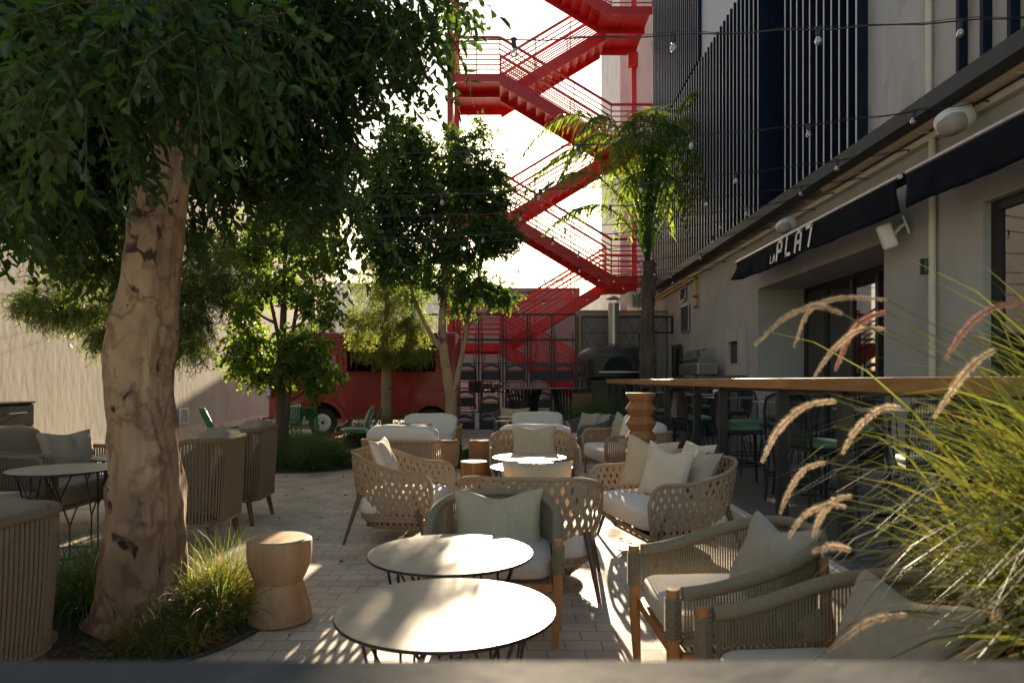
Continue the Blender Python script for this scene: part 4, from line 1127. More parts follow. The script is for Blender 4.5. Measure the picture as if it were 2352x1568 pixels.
# corten planter by the oven with two slatted tables
g = thing('square_planter', 'rusty square planter box standing before the pizza oven', 'planter', ((1336-1176)/F*16.8, 16.8, 0))
MB().bbox(-.24, -.24, 0, .24, .24, H-(903-873)/F*16.6, .01).build('box', M['corten'], g)
def slat_table(lab, loc):
    t = thing('slatted_table', lab, 'table', loc, 0, 'black round tables with slatted bases')
    MB().lathe([(.60, 1.19), (.62, 1.20), (.62, 1.215), (.61, 1.22)], 48).build('tabletop', M['char'], t)
    b = MB(); N = 30
    for k in range(N):
        a = 2*math.pi*k/N
        b.strip([(r*math.cos(a+tw), r*math.sin(a+tw), z) for r, z, tw in ((.46, 1.19, 0), (.37, .95, .02), (.33, .6, .0), (.36, .25, -.02), (.42, .0, 0))], [(-math.sin(a), math.cos(a), 0)]*5, .038)
    o = b.build('slatted_base', M['black'], t); o.modifiers.new('s', 'SOLIDIFY').thickness = .012
    b = MB(); b.tube([(.33*math.cos(a), .33*math.sin(a), .6) for a in [i*math.pi/12 for i in range(24)]], .012, 6, closed=True); b.build('ring', M['black'], t)
    return t
t0 = slat_table('black round high table with slatted drum base, left of two before the frame', ((1203-1176)/F*17, 17, 0)); t0.scale = (.98, .98, .99)
c = dup(t0, ((1317-1176)/F*17.1, 17.1, 0), .1, 'black round high table with slatted drum base, right of two beside the planter box'); c.location.x = (1306-1176)/F*17.1

# ---------------- bar stools, high tables
def bar_stool(lab, loc, rz):
    t = thing('bar_stool', lab, 'bar stool', loc, rz, 'green padded bar stools on the terrace')
    b = MB()
    pts = [(-.23, .20, .60), (-.245, .235, .90), (-.22, .25, 1.02), (-.16, .25, 1.06), (.16, .25, 1.06), (.22, .25, 1.02), (.245, .235, .90), (.23, .20, .60)]
    b.tube(pts, .014, 8); b.build('back_frame', M['black'], t, True)
    m = MB()
    for k in range(26):
        x = -.22+k*.44/25; m.tube([(x, .245, 1.055), (x*.98, .235, .64)], .0035, 3, cap=False)
    for k in range(22): m.tube([(-.235, .24, .66+k*.018), (0, .262, .66+k*.018), (.235, .24, .66+k*.018)], .0028, 3, cap=False)
    m.build('mesh_back', M['black'], t)
    b = MB(); b.sbox(.47, .45, .07, (0, 0, .655), .5, 14, 0, 0, .2); b.build('seat_pad', M['greens'], t, 'all')
    MB().tube([(-.21, -.2, .61), (.21, -.2, .61), (.22, .2, .61), (-.22, .2, .61)], .016, 8, closed=True).build('seat_frame', M['black'], t)
    for a in (1, -1):
        for c in (1, -1): MB().tube([(a*.19, c*.18, .61), (a*.235, c*.23, 0)], .013, 8).build('leg', M['black'], t, True)
    MB().tube([(.25*math.cos(a), .25*math.sin(a), .24) for a in [i*math.pi/12 for i in range(24)]], .010, 6, closed=True).build('foot_ring', M['black'], t, True)
    return t
def high_table(lab, loc):
    t = thing('high_table', lab, 'table', loc, 0, 'dark square high tables on the terrace')
    MB().bbox(-.40, -.40, .935, .40, .40, .95, .004).build('tabletop', M['topd'], t)
    b = MB()
    for k in range(10):
        a = 2*math.pi*k/10; b.tube([(.24*math.cos(a), .24*math.sin(a), .934), (.09*math.cos(a), .09*math.sin(a), .45), (.25*math.cos(a), .25*math.sin(a), .02)], .007, 5)
    b.build('rod_base', M['black'], t)
    MB().tube([(.25*math.cos(a), .25*math.sin(a), .012) for a in [i*math.pi/12 for i in range(24)]], .012, 6, closed=True).build('base_ring', M['black'], t)
    return t
ords = ['nearest', 'second', 'third', 'fourth', 'fifth', 'sixth']
TY = [3.6, 5.9, 8.0, 10.2, 12.5, 14.8]
ht = None; bs0 = None
for i, y in enumerate(TY):
    lab = f'dark square high table behind the bar rail, {ords[i]} from the camera'
    if ht is None: ht = high_table(lab, (3.30, y, ZP))
    else: dup(ht, (3.30, y, ZP), None, lab)
    for sx_, sd_ in ((-1, 'on the rail side'), (1, 'on the wall side')):
        lab = f'green padded black mesh bar stool {sd_} of the {ords[i]} high table'
        x = 3.30+sx_*.66; rz = P2*-sx_*1.0+R(random.Random(i*7+sx_).uniform(-14, 14))
        y2 = y+random.Random(i*3+sx_).uniform(-.12, .12)
        if bs0 is None: bs0 = bar_stool(lab, (x, y2, ZP), rz)
        else: dup(bs0, (x, y2, ZP), rz, lab)
for y, x, rz, lab in ((7.05, 2.85, R(150), 'green padded bar stool turned toward the passage between the second and third tables'), (4.75, 2.9, R(165), 'green padded bar stool between the nearest and second tables by the rail'), (9.1, 3.1, R(10), 'green padded bar stool pushed in from the gap before the fourth table')):
    dup(bs0, (x, y, ZP), rz, lab)
# things on high tables
def tumbler(lab, loc, mat):
    b = MB(); b.lathe([(.028, 0), (.030, .004), (.040, .13), (.042, .135), (.038, .13), (.028, .01)], 20); o = b.build('tumbler', M[mat], None, True)
    o.location = loc; return tag(o, lab, 'glass')
zt = ZP+.953
for i, (x, y, m_, lab) in enumerate(((3.05, 5.75, 'blue', 'blue glass tumbler on the second high table'), (3.5, 6.05, 'clear', 'clear glass tumbler on the second high table'), (3.12, 7.8, 'pink', 'pink glass tumbler on the near side of the third high table'), (3.5, 8.2, 'clear', 'clear glass tumbler on the far side of the third high table'), (3.1, 10.0, 'pink', 'pink glass tumbler on the fourth high table'), (3.4, 10.4, 'blue', 'blue glass tumbler on the fourth high table'), (3.2, 12.4, 'pink', 'pink glass tumbler on the fifth high table'), (3.2, 14.7, 'pink', 'pink glass tumbler on the sixth high table'))):
    tumbler(lab, (x, y, zt), m_)
b = MB(); b.lathe([(.04, 0), (.05, .01), (.10, .06), (.11, .085), (.09, .11), (.085, .108), (.1, .085), (.03, .015)], 28)
o = b.build('bowl', M['plasterW'], None, True); o.location = (3.05, 10.2, zt); tag(o, 'white round bowl on the fourth high table', 'bowl')
def cutlery(lab, loc, rz):
    b = MB(); b.box(-.09, -.006, 0, .02, .006, .002)
    for k in range(4): b.box(.021, -.010+k*.006, 0, .065, -.007+k*.006, .002)
    o = b.build('fork', M['steel']); o.location = loc; o.rotation_euler = (0, R(-8), rz); return tag(o, lab, 'fork')
for i, y in enumerate(TY[1:5]): cutlery(f'steel fork lying on the {ords[i+1]} high table', (3.0, y+.2, zt+.006), 1.2)
# ============================================================ TRUCK
TY0 = 17.2; s93 = F/TY0
tx = lambda px: (px-1176)/s93; tz = lambda py: H+(873-py)/s93
t = thing('food_truck', 'old red corrugated food van with open serving hatch, parked behind the trees', 'food truck', (-3.5, 18.1, 0))
ox = 3.5; oy = -18.1
X = lambda px: tx(px)+ox
zT = 2.46; zS = .42
xN = X(609); xW = X(660); xC = X(682); xD = X(790); xR = X(1046)
hx0, hx1, hz0, hz1 = X(797), X(1003), tz(853), tz(790)
wx1, wx2, wr = X(741), X(992), .36
def side(yy, flip):
    b = MB(); th = .03
    ar = [(wx1-.50*math.cos(a), .36+.50*math.sin(a)) for a in [i*math.pi/14 for i in range(15)]]
    a2 = [(wx2-.44*math.cos(a), .34+.44*math.sin(a)) for a in [i*math.pi/14 for i in range(15)]]
    # lower body strip below hatch
    poly = [(xC, zS)]
    poly = [(xW-.15, zS)] + [p for p in ar if p[1] > zS] + [p for p in a2 if p[1] > zS] + [(xR, zS), (xR, hz0), (xW-.0, hz0)]
    b.prism(poly, 'y', yy, yy+th)
    wn0, wn1, wz0, wz1 = X(702), X(772), tz(858), tz(812)
    # cab upper with window opening
    b.prism([(xW, hz0), (wn0, hz0), (wn0-.0, zT-.42), (xC+.02, zT-.42)], 'y', yy, yy+th)
    b.prism([(xC+.02, zT-.42), (hx0, zT-.42), (hx0, zT), (xC+.16, zT)], 'y', yy, yy+th)
    b.box(wn1, yy, hz0, hx0, yy+th, zT-.42); b.box(wn0, yy, hz0, wn1, yy+th, wz0-.0)if wz0 > hz0 else None
    b.box(hx1, yy, hz0, xR, yy+th, zT); b.box(hx0, yy, hz1+.02, hx1, yy+th, zT)
    if flip: b.box(hx0, yy, hz0, hx1, yy+th, hz1+.02)
    else: b.box(X(901), yy+.001, hz0, X(907), yy+th-.001, hz1+.02)
    sgn = -1 if not flip else 1; yo = yy if not flip else yy+th
    z = zS+.06
    k = 0
    while z < hz0-.03:
        xs = xW+.02 if z > .95 else wx1+.53
        b.tube([(xs, yo, z), (X(783), yo, z)], .013, 6) if z > .95 else None
        e = xR-.02 if z > .85 else wx2-.5
        b.tube([(max(xs, X(792)), yo, z), (e, yo, z)], .013, 6)
        z += .052
    return b
side(-.9, False).build('side_panel', M['truckred'], t, True)
side(.88, True).build('side_panel', M['truckred'], t, True)
b = MB()
n = 8
prof = [(-.9, zT-.0)]+[(-.9+.12*(1-math.cos(a)), zT+.13*math.sin(a)) for a in [i*math.pi/2/n for i in range(1, n+1)]]
prof += [(-p[0]+.01, p[1]) for p in prof[::-1]]
b.prism(prof, 'x', xC+.16, xR); b.build('roof', M['truckred'], t, True)
b = MB(); b.box(xR-.03, -.87, zS, xR-.001, .88, zT); b.box(xC+.2, -.868, zS, xR-.03, .878, zS+.04); b.box(hx0-.02, -.868, zS+.04, hx0, .878, zT-.01); b.build('rear_panel', M['truckred'], t)
# nose
b = MB(); b.prism([(xN, .42), (xN, 1.30), (xN+.10, 1.40), (xW+.02, 1.46), (xW+.02, .42)], 'y', -.62, .62); b.build('bonnet', M['truckred'], t)
b = MB(); b.prism([(xW, .6), (xW+.0, hz0+.0), (xC+.02, zT-.42), (xC+.16, zT), (xC+.2, zT), (xC+.06, zT-.42), (xW+.05, hz0), (xW+.05, .6)], 'y', -.868, -.80)
b.prism([(xW, .6), (xW+.0, hz0+.0), (xC+.02, zT-.42), (xC+.16, zT), (xC+.2, zT), (xC+.06, zT-.42), (xW+.05, hz0), (xW+.05, .6)], 'y', .80, .878)
b.box(xW, -.799, .6, xW+.04, .799, hz0-.05); b.prism([(xC+.02, zT-.42), (xC+.16, zT), (xC+.2, zT), (xC+.06, zT-.42)], 'y', -.799, .799); b.build('windscreen_frame', M['truckred'], t)
b = MB(); b.prism([(xW+.01, hz0-.05), (xC+.03, zT-.42), (xC+.035, zT-.42), (xW+.015, hz0-.05)], 'y', -.80, .80); b.build('windscreen', M['glass'], t)
b = MB(); b.box(X(702), -.885, hz0, X(772), -.878, zT-.42); b.build('door_window', M['glass'], t)
b = MB(); w0, w1 = X(702), X(772)
b.box(w0-.03, -.915, hz0-.02, w1+.03, -.901, hz0+.02); b.box(w0-.03, -.915, zT-.44, w1+.03, -.901, zT-.40); b.box(w0-.03, -.915, hz0+.02, w0+.01, -.901, zT-.44); b.box(w1-.01, -.915, hz0+.02, w1+.03, -.901, zT-.44)
b.box(X(786), -.93, 1.0, X(789), -.901, zT-.1); b.build('door_frame', M['truckred'], t)
# grille with chevrons
b = MB()
for k in range(18): b.box(xN-.03, -.45, .52+k*.045, xN-.004, .45, .535+k*.045)
b.box(xN-.02, -.5, .48, xN-.002, -.46, 1.34); b.box(xN-.02, .46, .48, xN-.002, .5, 1.34); gr = b.build('radiator_grille', M['truckred'], t)
b = MB()
for z0 in (.70, .90): b.beam((xN-.045, -.30, z0), (xN-.045, 0, z0+.26), .06, .05, (1, 0, 0)); b.beam((xN-.045, .30, z0), (xN-.045, 0, z0+.26), .06, .05, (1, 0, 0))
b.build('chevron_emblem', M['truckred'], gr)
for s_ in (-1, 1):
    hl = MB().lathe([(.01, 0), (.09, .02), (.11, .09), (.105, .12)], 20).xf(Matrix.Translation((xN+.12, s_*.74, 1.05)) @ Matrix.Rotation(R(-90), 4, 'Y')).build('headlight', M['alu'], t, True)
MB().bbox(xN-.10, -.85, .38, xN-.03, .85, .48, .02).build('bumper', M['truckred'], t)
# fenders
def arch(xc, r0, r1, z0, y0, y1):
    b = MB(); n = 18; o_ = [(xc-r1*math.cos(i*math.pi/n), z0+r1*math.sin(i*math.pi/n)) for i in range(n+1)]; i_ = [(xc-r0*math.cos(i*math.pi/n), z0+r0*math.sin(i*math.pi/n)) for i in range(n+1)]
    for i in range(n): b.prism([i_[i], o_[i], o_[i+1], i_[i+1]], 'y', y0, y1)
    return b
arch(wx1, .50, .60, .36, -.98, -.87).build('front_mudguard', M['truckred'], t)
b = MB(); f0, f1 = X(946), X(1050)
pts = [(f0, .42), (f0+.03, 1.02), (f0+.10, 1.10), (f1-.1, 1.10), (f1, 1.0), (f1, .42)]+[(wx2+.44*math.cos(a), .34+.44*math.sin(a)) for a in [i*math.pi/14 for i in range(15)] if .34+.44*math.sin(a) > .42]
b.prism(pts, 'y', -1.05, -.902); b.build('rear_mudguard', M['truckred'], t)
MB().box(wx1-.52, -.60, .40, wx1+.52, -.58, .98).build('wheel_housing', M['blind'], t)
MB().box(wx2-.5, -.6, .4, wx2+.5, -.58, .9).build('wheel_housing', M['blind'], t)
for xx, yy in ((wx1, -.82), (wx2, -.86), (wx1, .82), (wx2, .82)):
    sg = 1 if yy < 0 else -1
    wm = Matrix.Translation((xx, yy, wr)) @ Matrix.Rotation(R(90)*1, 4, 'X')
    b = MB(); b.lathe([(.20, -.09), (.30, -.10), (.35, -.07), (.36, 0), (.35, .07), (.30, .10), (.215, .09)], 36, cap=False).xf(wm); wh = b.build('wheel', M['rubber'], t, True)
    b = MB(); b.lathe([(.01, .05), (.05, .06), (.06, .045), (.12, .05), (.14, .09), (.20, .075), (.215, .095), (.215, .05)], 32).xf(wm); b.build('rim', M['white'], wh, True)
    b = MB(); b.lathe([(.045, .05), (.045, .075), (.02, .085)], 16).xf(wm)
    for k in range(5):
        a = k*2*math.pi/5; b.cyl(wm @ Vector((.095*math.cos(a), .095*math.sin(a), .05)), wm @ Vector((.095*math.cos(a), .095*math.sin(a), .066)), .012, n=8)
    b.build('hub', M['char'], wh, True)
# hatch flap and interior
b = MB(); b.beam(((hx0+hx1)/2, -.90, hz1-.02), ((hx0+hx1)/2, -1.52, hz1+.16), hx1-hx0, .03); fl = b.build('hatch_flap', M['gutter'], t)
b = MB(); b.tube([(hx0+.1, -.89, hz0+.1), (hx0+.22, -1.45, hz1+.22)], .012, 6); b.tube([(hx1-.1, -.89, hz0+.1), (hx1-.1, -1.45, hz1+.22)], .012, 6); b.build('strut', M['alu'], t)
MB().box(hx0+.01, -.0, zS+.05, xR-.04, .02, zT-.02).box(hx0+.01, -.867, zT-.04, xR-.04, 0, zT-.021).build('interior_lining', M['blind'], t)
MB().bbox(hx0, -1.02, hz0-.03, hx1, -.70, hz0+.0, .01).build('serving_counter', M['truckred'], t)
MB().box(hx0+.05, -.32, hz0+.22, xR-.1, -.01, hz0+.24).build('shelf', M['dark'], t)
b = MB(); b.box(xR-.5, -.865, hz0+.0, xR-.42, -.80, hz0+.55); b.build('inner_pillar', M['truckred'], t)
bz = hz0+.242; bp = None
for k, px in enumerate((817, 828.5, 841, 935, 944, 965)):
    lab = ['dark wine bottle, leftmost on the van shelf', 'dark bottle with pale label, second from left on the van shelf', 'dark bottle with pale label, third from left on the van shelf', 'bottle on the van shelf just right of the slim tree trunk', 'bottle on the van shelf, middle of the right hand three', 'bottle on the van shelf, rightmost'][k]
    loc = (tx(px)*(18.1-.16)/TY0, 18.1-.16, bz)
    if bp is None:
        bp = thing('bottle', lab, 'bottle', loc, 0, 'bottles on the van shelf')
        MB().lathe([(.036, 0), (.038, .01), (.038, .19), (.014, .24), (.013, .30), (.015, .305)], 16).build('glass_body', M['char'], bp, True)
        MB().lathe([(.0385, .05), (.0385, .15)], 16, cap=False).build('paper_label', M['white'], bp, True)
    else: dup(bp, loc, None, lab)

# ============================================================ GREEN CHAIRS (round-cornered frame with cord seat)
def green_chair(lab, loc, rz, cush=True, group='green metal lounge chairs'):
    t = thing('green_chair', lab, 'chair', loc, rz, group)
    b = MB()
    back = [(-.30, .22, .36), (-.31, .36, .66), (-.28, .42, .80), (-.22, .43, .83), (.22, .43, .83), (.28, .42, .80), (.31, .36, .66), (.30, .22, .36)]
    seat = [(-.30, .22, .36), (-.31, -.30, .41), (-.24, -.36, .42), (.24, -.36, .42), (.31, -.30, .41), (.30, .22, .36)]
    b.tube(back, .016, 8); b.tube(seat, .016, 8); b.build('frame', M['green'], t, True)
    m = MB()
    for k in range(34):
        x = -.29+.58*k/33; m.tube([(x, .42, .82), (x, .32, .58), (x, .22, .37), (x, .0, .375), (x, -.35, .415)], .006, 4)
    m.build('cord_seat', M['green'], t)
    for a in (1, -1):
        for c in (1, -1): MB().tube([(a*.29, c*.24-.02, .38), (a*.31, c*.30, 0)], .012, 8).build('leg', M['green'], t, True)
    if cush:
        b = MB(); b.sbox(.56, .58, .07, (0, -.08, .42), .3, 14); b.build('seat_cushion', M['stripe'], t, 'all')
    return t
gc = green_chair('green metal lounge chair with striped cushions facing left by the van wheel', (-3.05, 13.95, 0), -P2+R(8))
o = pillow('green and white striped pillow propped on the lounge chair by the van wheel', (-2.86, 13.98, .66), (R(72), 0, R(-82)), .52, .50, .14, 'stripe', 20)
g2 = green_chair('plain green metal chair nearest the plaster wall, turned to the right', (-5.95, 14.4, 0), P2+R(35), False)
g3 = dup(gc, (-5.2, 16.0, 0), R(5), 'green metal lounge chair facing the camera behind the little table')
o = pillow('striped pillow on the green chair behind the little table', (-5.2, 16.2, .66), (R(72), 0, 0), .6, .42, .14, 'stripe', 21)
g4 = dup(g2, (-4.45, 14.9, 0), math.pi+R(10), 'plain green metal chair seen from behind beside the multi-stemmed tree')
c = dup(TD, (-5.0, 14.95, 0), .3, 'little dark round table among the green chairs'); c.scale = (.62, .62, .80)
b = MB(); b.lathe([(.05, 0), (.09, .03), (.10, .09), (.07, .12)], 20); o = b.build('ashtray_bowl', M['roped'], None, True); o.location = (-4.98, 14.95, .555); tag(o, 'small patterned bowl on the little table among the green chairs', 'bowl')

# ============================================================ STRING LIGHTS
rs = random.Random(5)
def string(D, ZRt, ZLf, sag, lab, spacing=1.1, off=0, xl=-7.79, xr=4.6, Dl=None, up=0):
    Dl = Dl or D
    t = thing('string_lights', lab, 'string lights', (0, D, 0), 0, 'festoon light strings across the courtyard')
    pts = []; N = 60
    for i in range(N+1):
        q = i/N; x = xl+(xr-xl)*q; y = (Dl-D)*(1-q); z = ZLf+(ZRt-ZLf)*q-sag*4*q*(1-q)+.008*math.sin(i*1.9)
        pts.append(Vector((x, y, z)))
    b = MB(); b.tube(pts, .0052, 5); b.tube([p+Vector((0, .006*math.sin(i), .012+.008*math.cos(i*1.3))) for i, p in enumerate(pts)], .0025, 4)
    b.tube([(xr, 0, ZRt), (xr+.1, 0, ZRt)], .01, 6); b.build('cable', M['black'], t)
    x = xl+.5+off
    while x < xr-.4:
        q = (x-xl)/(xr-xl); y = (Dl-D)*(1-q); z = ZLf+(ZRt-ZLf)*q-sag*4*q*(1-q)
        tl = Matrix.Translation((x, y, z)) @ Matrix.Rotation(rs.uniform(-.12, .12), 4, 'Y') @ Matrix.Rotation(rs.uniform(-.12, .12), 4, 'X')
        k = MB(); k.lathe([(.012, -.055), (.017, -.05), (.017, -.01), (.012, .012), (.008, .02)], 10); k.box(-.022, -.008, -.002, .022, .008, .014); k.xf(tl); so = k.build('socket', M['black'], t, True)
        k = MB(); k.lathe([(.010, -.05), (.012, -.062), (.022, -.078), (.0255, -.093), (.022, -.109), (.012, -.118), (.002, -.12)], 12, cap=False); k.xf(tl); k.build('bulb', M['bulb'], so, True)
        x += spacing*rs.uniform(.93, 1.07)
rows = [(5.0, 4.07, 4.0, .22, .62), (6.75, 4.10, 3.9, .42, .30), (8.1, 4.07, 3.9, .45, .95), (9.2, 4.06, 3.9, .42, .1), (10.0, 4.08, 3.8, .5, .6), (10.8, 4.04, 3.9, .45, .35), (12.4, 4.10, 3.9, .45, .8), (14.0, 4.05, 3.8, .4, .15), (15.3, 4.0, 3.9, .45, .5), (16.4, 4.0, 3.9, .3, .9), (17.6, 4.0, 3.8, .35, .25), (18.8, 4.0, 3.9, .5, .7)]
nm = ['nearest', 'second', 'third', 'fourth', 'fifth', 'sixth', 'seventh', 'eighth', 'ninth', 'tenth', 'eleventh', 'farthest']
for i, (D, a, b_, s_, of) in enumerate(rows):
    string(D, a, b_, s_, f'black festoon cable with clear globe bulbs, {nm[i]} of the twelve across the courtyard', off=of, spacing=1.1 if i < 3 else 1.25)
# ============================================================ PLANTS
def leaves_obj(name, mat, P, Dr, L, Wd, parent=None, fold=.25, seed=0, rollv=None):
    """P points (n,3), Dr directions (n,3), L lengths, Wd widths -> one mesh of folded leaves"""
    rng = np.random.default_rng(seed); n = len(P)
    P = np.asarray(P, float); Dr = np.asarray(Dr, float); Dr /= (np.linalg.norm(Dr, axis=1, keepdims=True)+1e-9)
    up = rng.normal(size=(n, 3))*.55+np.array([0, 0, 1.0]) if rollv is None else rollv
    S = np.cross(Dr, up); S /= (np.linalg.norm(S, axis=1, keepdims=True)+1e-9)
    Nn = np.cross(S, Dr)
    L = np.asarray(L)[:, None]; Wd = np.asarray(Wd)[:, None]
    V = np.empty((n, 6, 3))
    V[:, 0] = P
    V[:, 1] = P+Dr*L*.30+S*Wd*.46+Nn*Wd*fold
    V[:, 2] = P+Dr*L*.68+S*Wd*.40+Nn*Wd*fold*.8-Nn*L*.03
    V[:, 3] = P+Dr*L-Nn*L*.12
    V[:, 4] = P+Dr*L*.68-S*Wd*.40+Nn*Wd*fold*.8-Nn*L*.03
    V[:, 5] = P+Dr*L*.30-S*Wd*.46+Nn*Wd*fold
    idx = np.arange(n)[:, None]*6
    Fa = np.concatenate([idx+np.array([[0, 1, 2, 3]]), idx+np.array([[0, 3, 4, 5]])], axis=1).reshape(-1)
    return npmesh(name, mat, V.reshape(-1, 3), Fa, 4, parent)
def npmesh(name, mat, V, Fa, k, parent=None):
    me = bpy.data.meshes.new(name); nf = len(Fa)//k
    me.vertices.add(len(V)); me.vertices.foreach_set('co', np.ascontiguousarray(V, dtype=np.float32).ravel())
    me.loops.add(len(Fa)); me.loops.foreach_set('vertex_index', np.ascontiguousarray(Fa, dtype=np.int32).ravel())
    me.polygons.add(nf); me.polygons.foreach_set('loop_start', np.arange(nf, dtype=np.int32)*k)
    me.materials.append(mat); me.update(calc_edges=True); me.validate()
    o = bpy.data.objects.new(name, me); COL.objects.link(o)
    if parent is not None: o.parent = parent
    return o
def blades_obj(name, mat, P0, D0, L, Wd, bend, parent=None, segs=4, seed=0, twist=None):
    """curved grass blades: start points, initial dirs, lengths, widths, bend amount (gravity)"""
    n = len(P0); P0 = np.asarray(P0, float); D = np.asarray(D0, float); D /= np.linalg.norm(D, axis=1, keepdims=True)
    L = np.asarray(L)[:, None]; Wd = np.asarray(Wd)[:, None]; bend = np.asarray(bend)[:, None]
    rng = np.random.default_rng(seed+5)
    side = np.cross(D, rng.normal(size=(n, 3))*.4+np.array([0, 0, 1.])); side /= np.linalg.norm(side, axis=1, keepdims=True)+1e-9
    V = np.empty((n, 2*(segs+1), 3)); p = P0.copy()
    for i in range(segs+1):
        q = i/segs; w_ = Wd*min(1, (1-q)*2.0+.06)*.5
        V[:, 2*i] = p-side*w_; V[:, 2*i+1] = p+side*w_
        p = p+D*(L/segs); D = D+np.array([0, 0, -1.])*bend/segs*(.6+q); D /= np.linalg.norm(D, axis=1, keepdims=True)
    base = np.arange(n)[:, None]*(2*(segs+1)); fs = []
    for i in range(segs): fs.append(base+np.array([[2*i, 2*i+1, 2*i+3, 2*i+2]]))
    Fa = np.concatenate(fs, axis=1).reshape(-1)
    return npmesh(name, mat, V.reshape(-1, 3), Fa, 4, parent)
def blob_points(blobs, n, rng, shell=.55):
    """blobs: (cx,cy,cz,rx,ry,rz,weight) sample points, denser to the outside, clumpy"""
    w_ = np.array([b[6] for b in blobs], float); w_ /= w_.sum()
    ci = rng.choice(len(blobs), size=n, p=w_)
    d = rng.normal(size=(n, 3)); d /= np.linalg.norm(d, axis=1, keepdims=True)
    r = (shell+(1-shell)*rng.random(n))**1
    B = np.array([b[:6] for b in blobs])[ci]
    return B[:, :3]+d*r[:, None]*B[:, 3:6], d
def limb(b, pts, r0, r1, n=8):
    N = len(pts); b.tube(pts, [r0+(r1-r0)*i/(N-1) for i in range(N)], n, cap=True)
def smoothpath(ctrl, n=24):
    out = []; c = [Vector(p) for p in ctrl]; m = len(c)
    for i in range(n+1):
        t = i/n*(m-1); k = min(m-2, int(t)); f = t-k
        p0 = c[max(0, k-1)]; p1 = c[k]; p2 = c[k+1]; p3 = c[min(m-1, k+2)]
        out.append(.5*((2*p1)+(-p0+p2)*f+(2*p0-5*p1+4*p2-p3)*f*f+(-p0+3*p1-3*p2+p3)*f**3))
    return out
def twigs(rng, cent, dirs, per, length, droop, spread=.3):
    """each cluster centre grows a twig; leaves alternate along it"""
    n = len(cent); P = []; D = []; tw = []
    for i in range(n):
        c = cent[i]; d = dirs[i]+rng.normal(size=3)*.55; d[2] -= droop*rng.random(); d /= np.linalg.norm(d)
        L = length*rng.uniform(.6, 1.3); s = np.cross(d, [0, 0, 1.]); s /= np.linalg.norm(s)+1e-9
        a0 = c; 
        ax = d.copy(); p = a0.copy(); pl = [p.copy()]
        for k in range(per):
            p = p+ax*L/per; ax = ax+np.array([0, 0, -.10*droop]); ax /= np.linalg.norm(ax); pl.append(p.copy())
            ph = k*2.4; s2 = np.cross(ax, [0.1, 0, 1.]); s2 /= np.linalg.norm(s2)+1e-9; s3 = np.cross(s2, ax)
            o = s2*math.cos(ph)+s3*math.sin(ph)*.7
            P.append(p); D.append(ax*.55+o*.8+np.array([0, 0, -.25])+rng.normal(size=3)*spread)
        tw.append(pl)
    return np.array(P), np.array(D), tw
def twig_mesh(tw, r, mat, parent, name='twigs'):
    b = MB()
    for pl in tw:
        q = [Vector(pl[0]), Vector(pl[len(pl)//2]), Vector(pl[-1])]
        b.tube(q, [r, r*.7, r*.3], 3, cap=False)
    return b.build(name, mat, parent)

# ---- big foreground ficus
TX, TYY = -2.02, 3.9
t = thing('ficus_tree', 'big foreground tree with thick pale scarred trunk and dark leafy crown', 'tree', (TX, TYY, 0))
ctl = [(308, 1495, .26), (314, 1440, .235), (330, 1330, .215), (338, 1200, .205), (340, 1120, .198), (328, 1010, .180), (318, 930, .170), (314, 850, .168), (322, 780, .172), (336, 700, .150), (350, 600, .145), (366, 500, .138), (378, 400, .135), (392, 300, .15), (402, 200, .16)]
pts = []; rad = []
for px, py, r in ctl:
    p = W(px, py, TYY); pts.append(Vector((p.x-TX, 0.02*math.sin(py*.01), max(-.03, p.z)))); rad.append(r)
sp = smoothpath(pts, 210); rr = []
for i in range(211):
    q = i/210*(len(rad)-1); k = min(len(rad)-2, int(q)); rr.append(rad[k]+(rad[k+1]-rad[k])*(q-k))
b = MB(); b.tube(sp, rr, 80)
# surface relief: ridges, knots, flutes
knots = [(-.06, 1.52, 1.0, .03, .045), (.05, .92, .4, .05, .07), (-.1, 1.75, 2.2, .035, .05), (.03, .86, 1.2, .04, .06), (0, 1.28, 1.1, .045, .07), (.05, .62, 1.5, .05, .05)]
for i in range(0, len(b.v)):
    x, y, z = b.v[i]; k = min(210, i//80); c = sp[k]; a = math.atan2(y-c.y, x-c.x)
    d = .010*noise.noise((math.cos(a)*9, math.sin(a)*9, z*8))+.034*noise.noise((math.cos(a)*1.6, math.sin(a)*1.6, z*1.5))+.012*noise.noise((math.cos(a)*4, math.sin(a)*4, z*3.0+3))
    d += -.020*max(0, .25-abs(noise.noise((math.cos(a)*2.2+5, math.sin(a)*2.2, z*1.1+9))))*4*(.5 if z > 1.7 else 1)
    d += .012*math.exp(-((z-.0)/.25)**2)*(math.sin(a*5+1)+1)
    for (kx, kz, ka, kd, ks) in knots:
        da = (a+math.pi/2-kx*8+math.pi) % (2*math.pi)-math.pi
        rr2 = ((da*.17)**2+(z-kz)**2)/(ks*ks)
        d += kd*(math.exp(-rr2)-1.25*math.exp(-rr2*4.5))
    v = Vector((x-c.x, y-c.y, 0)); v = v.normalized()*d if v.length > 1e-4 else v
    b.v[i] = (x+v.x, y+v.y, z)
tr = b.build('trunk', M['bark1'], t, 'all')
rng = np.random.default_rng(11)
b = MB(); top = sp[-1]; tips = []
lims = [((-.2, -.1, 3.6), (-.9, -.4, 4.0), (-1.6, -.6, 4.2)), ((.25, .1, 3.6), (.9, .2, 4.0), (1.7, .3, 4.1)), ((.1, -.35, 3.5), (.3, -1.0, 3.9), (.5, -1.6, 4.1)), ((-.1, .3, 3.7), (-.3, .9, 4.3), (-.4, 1.6, 4.6)), ((.2, -.2, 3.8), (1.0, -.7, 4.2), (1.9, -.9, 4.3)), ((-.3, -.3, 3.7), (-.9, -1.2, 4.0), (-1.3, -1.8, 4.0))]
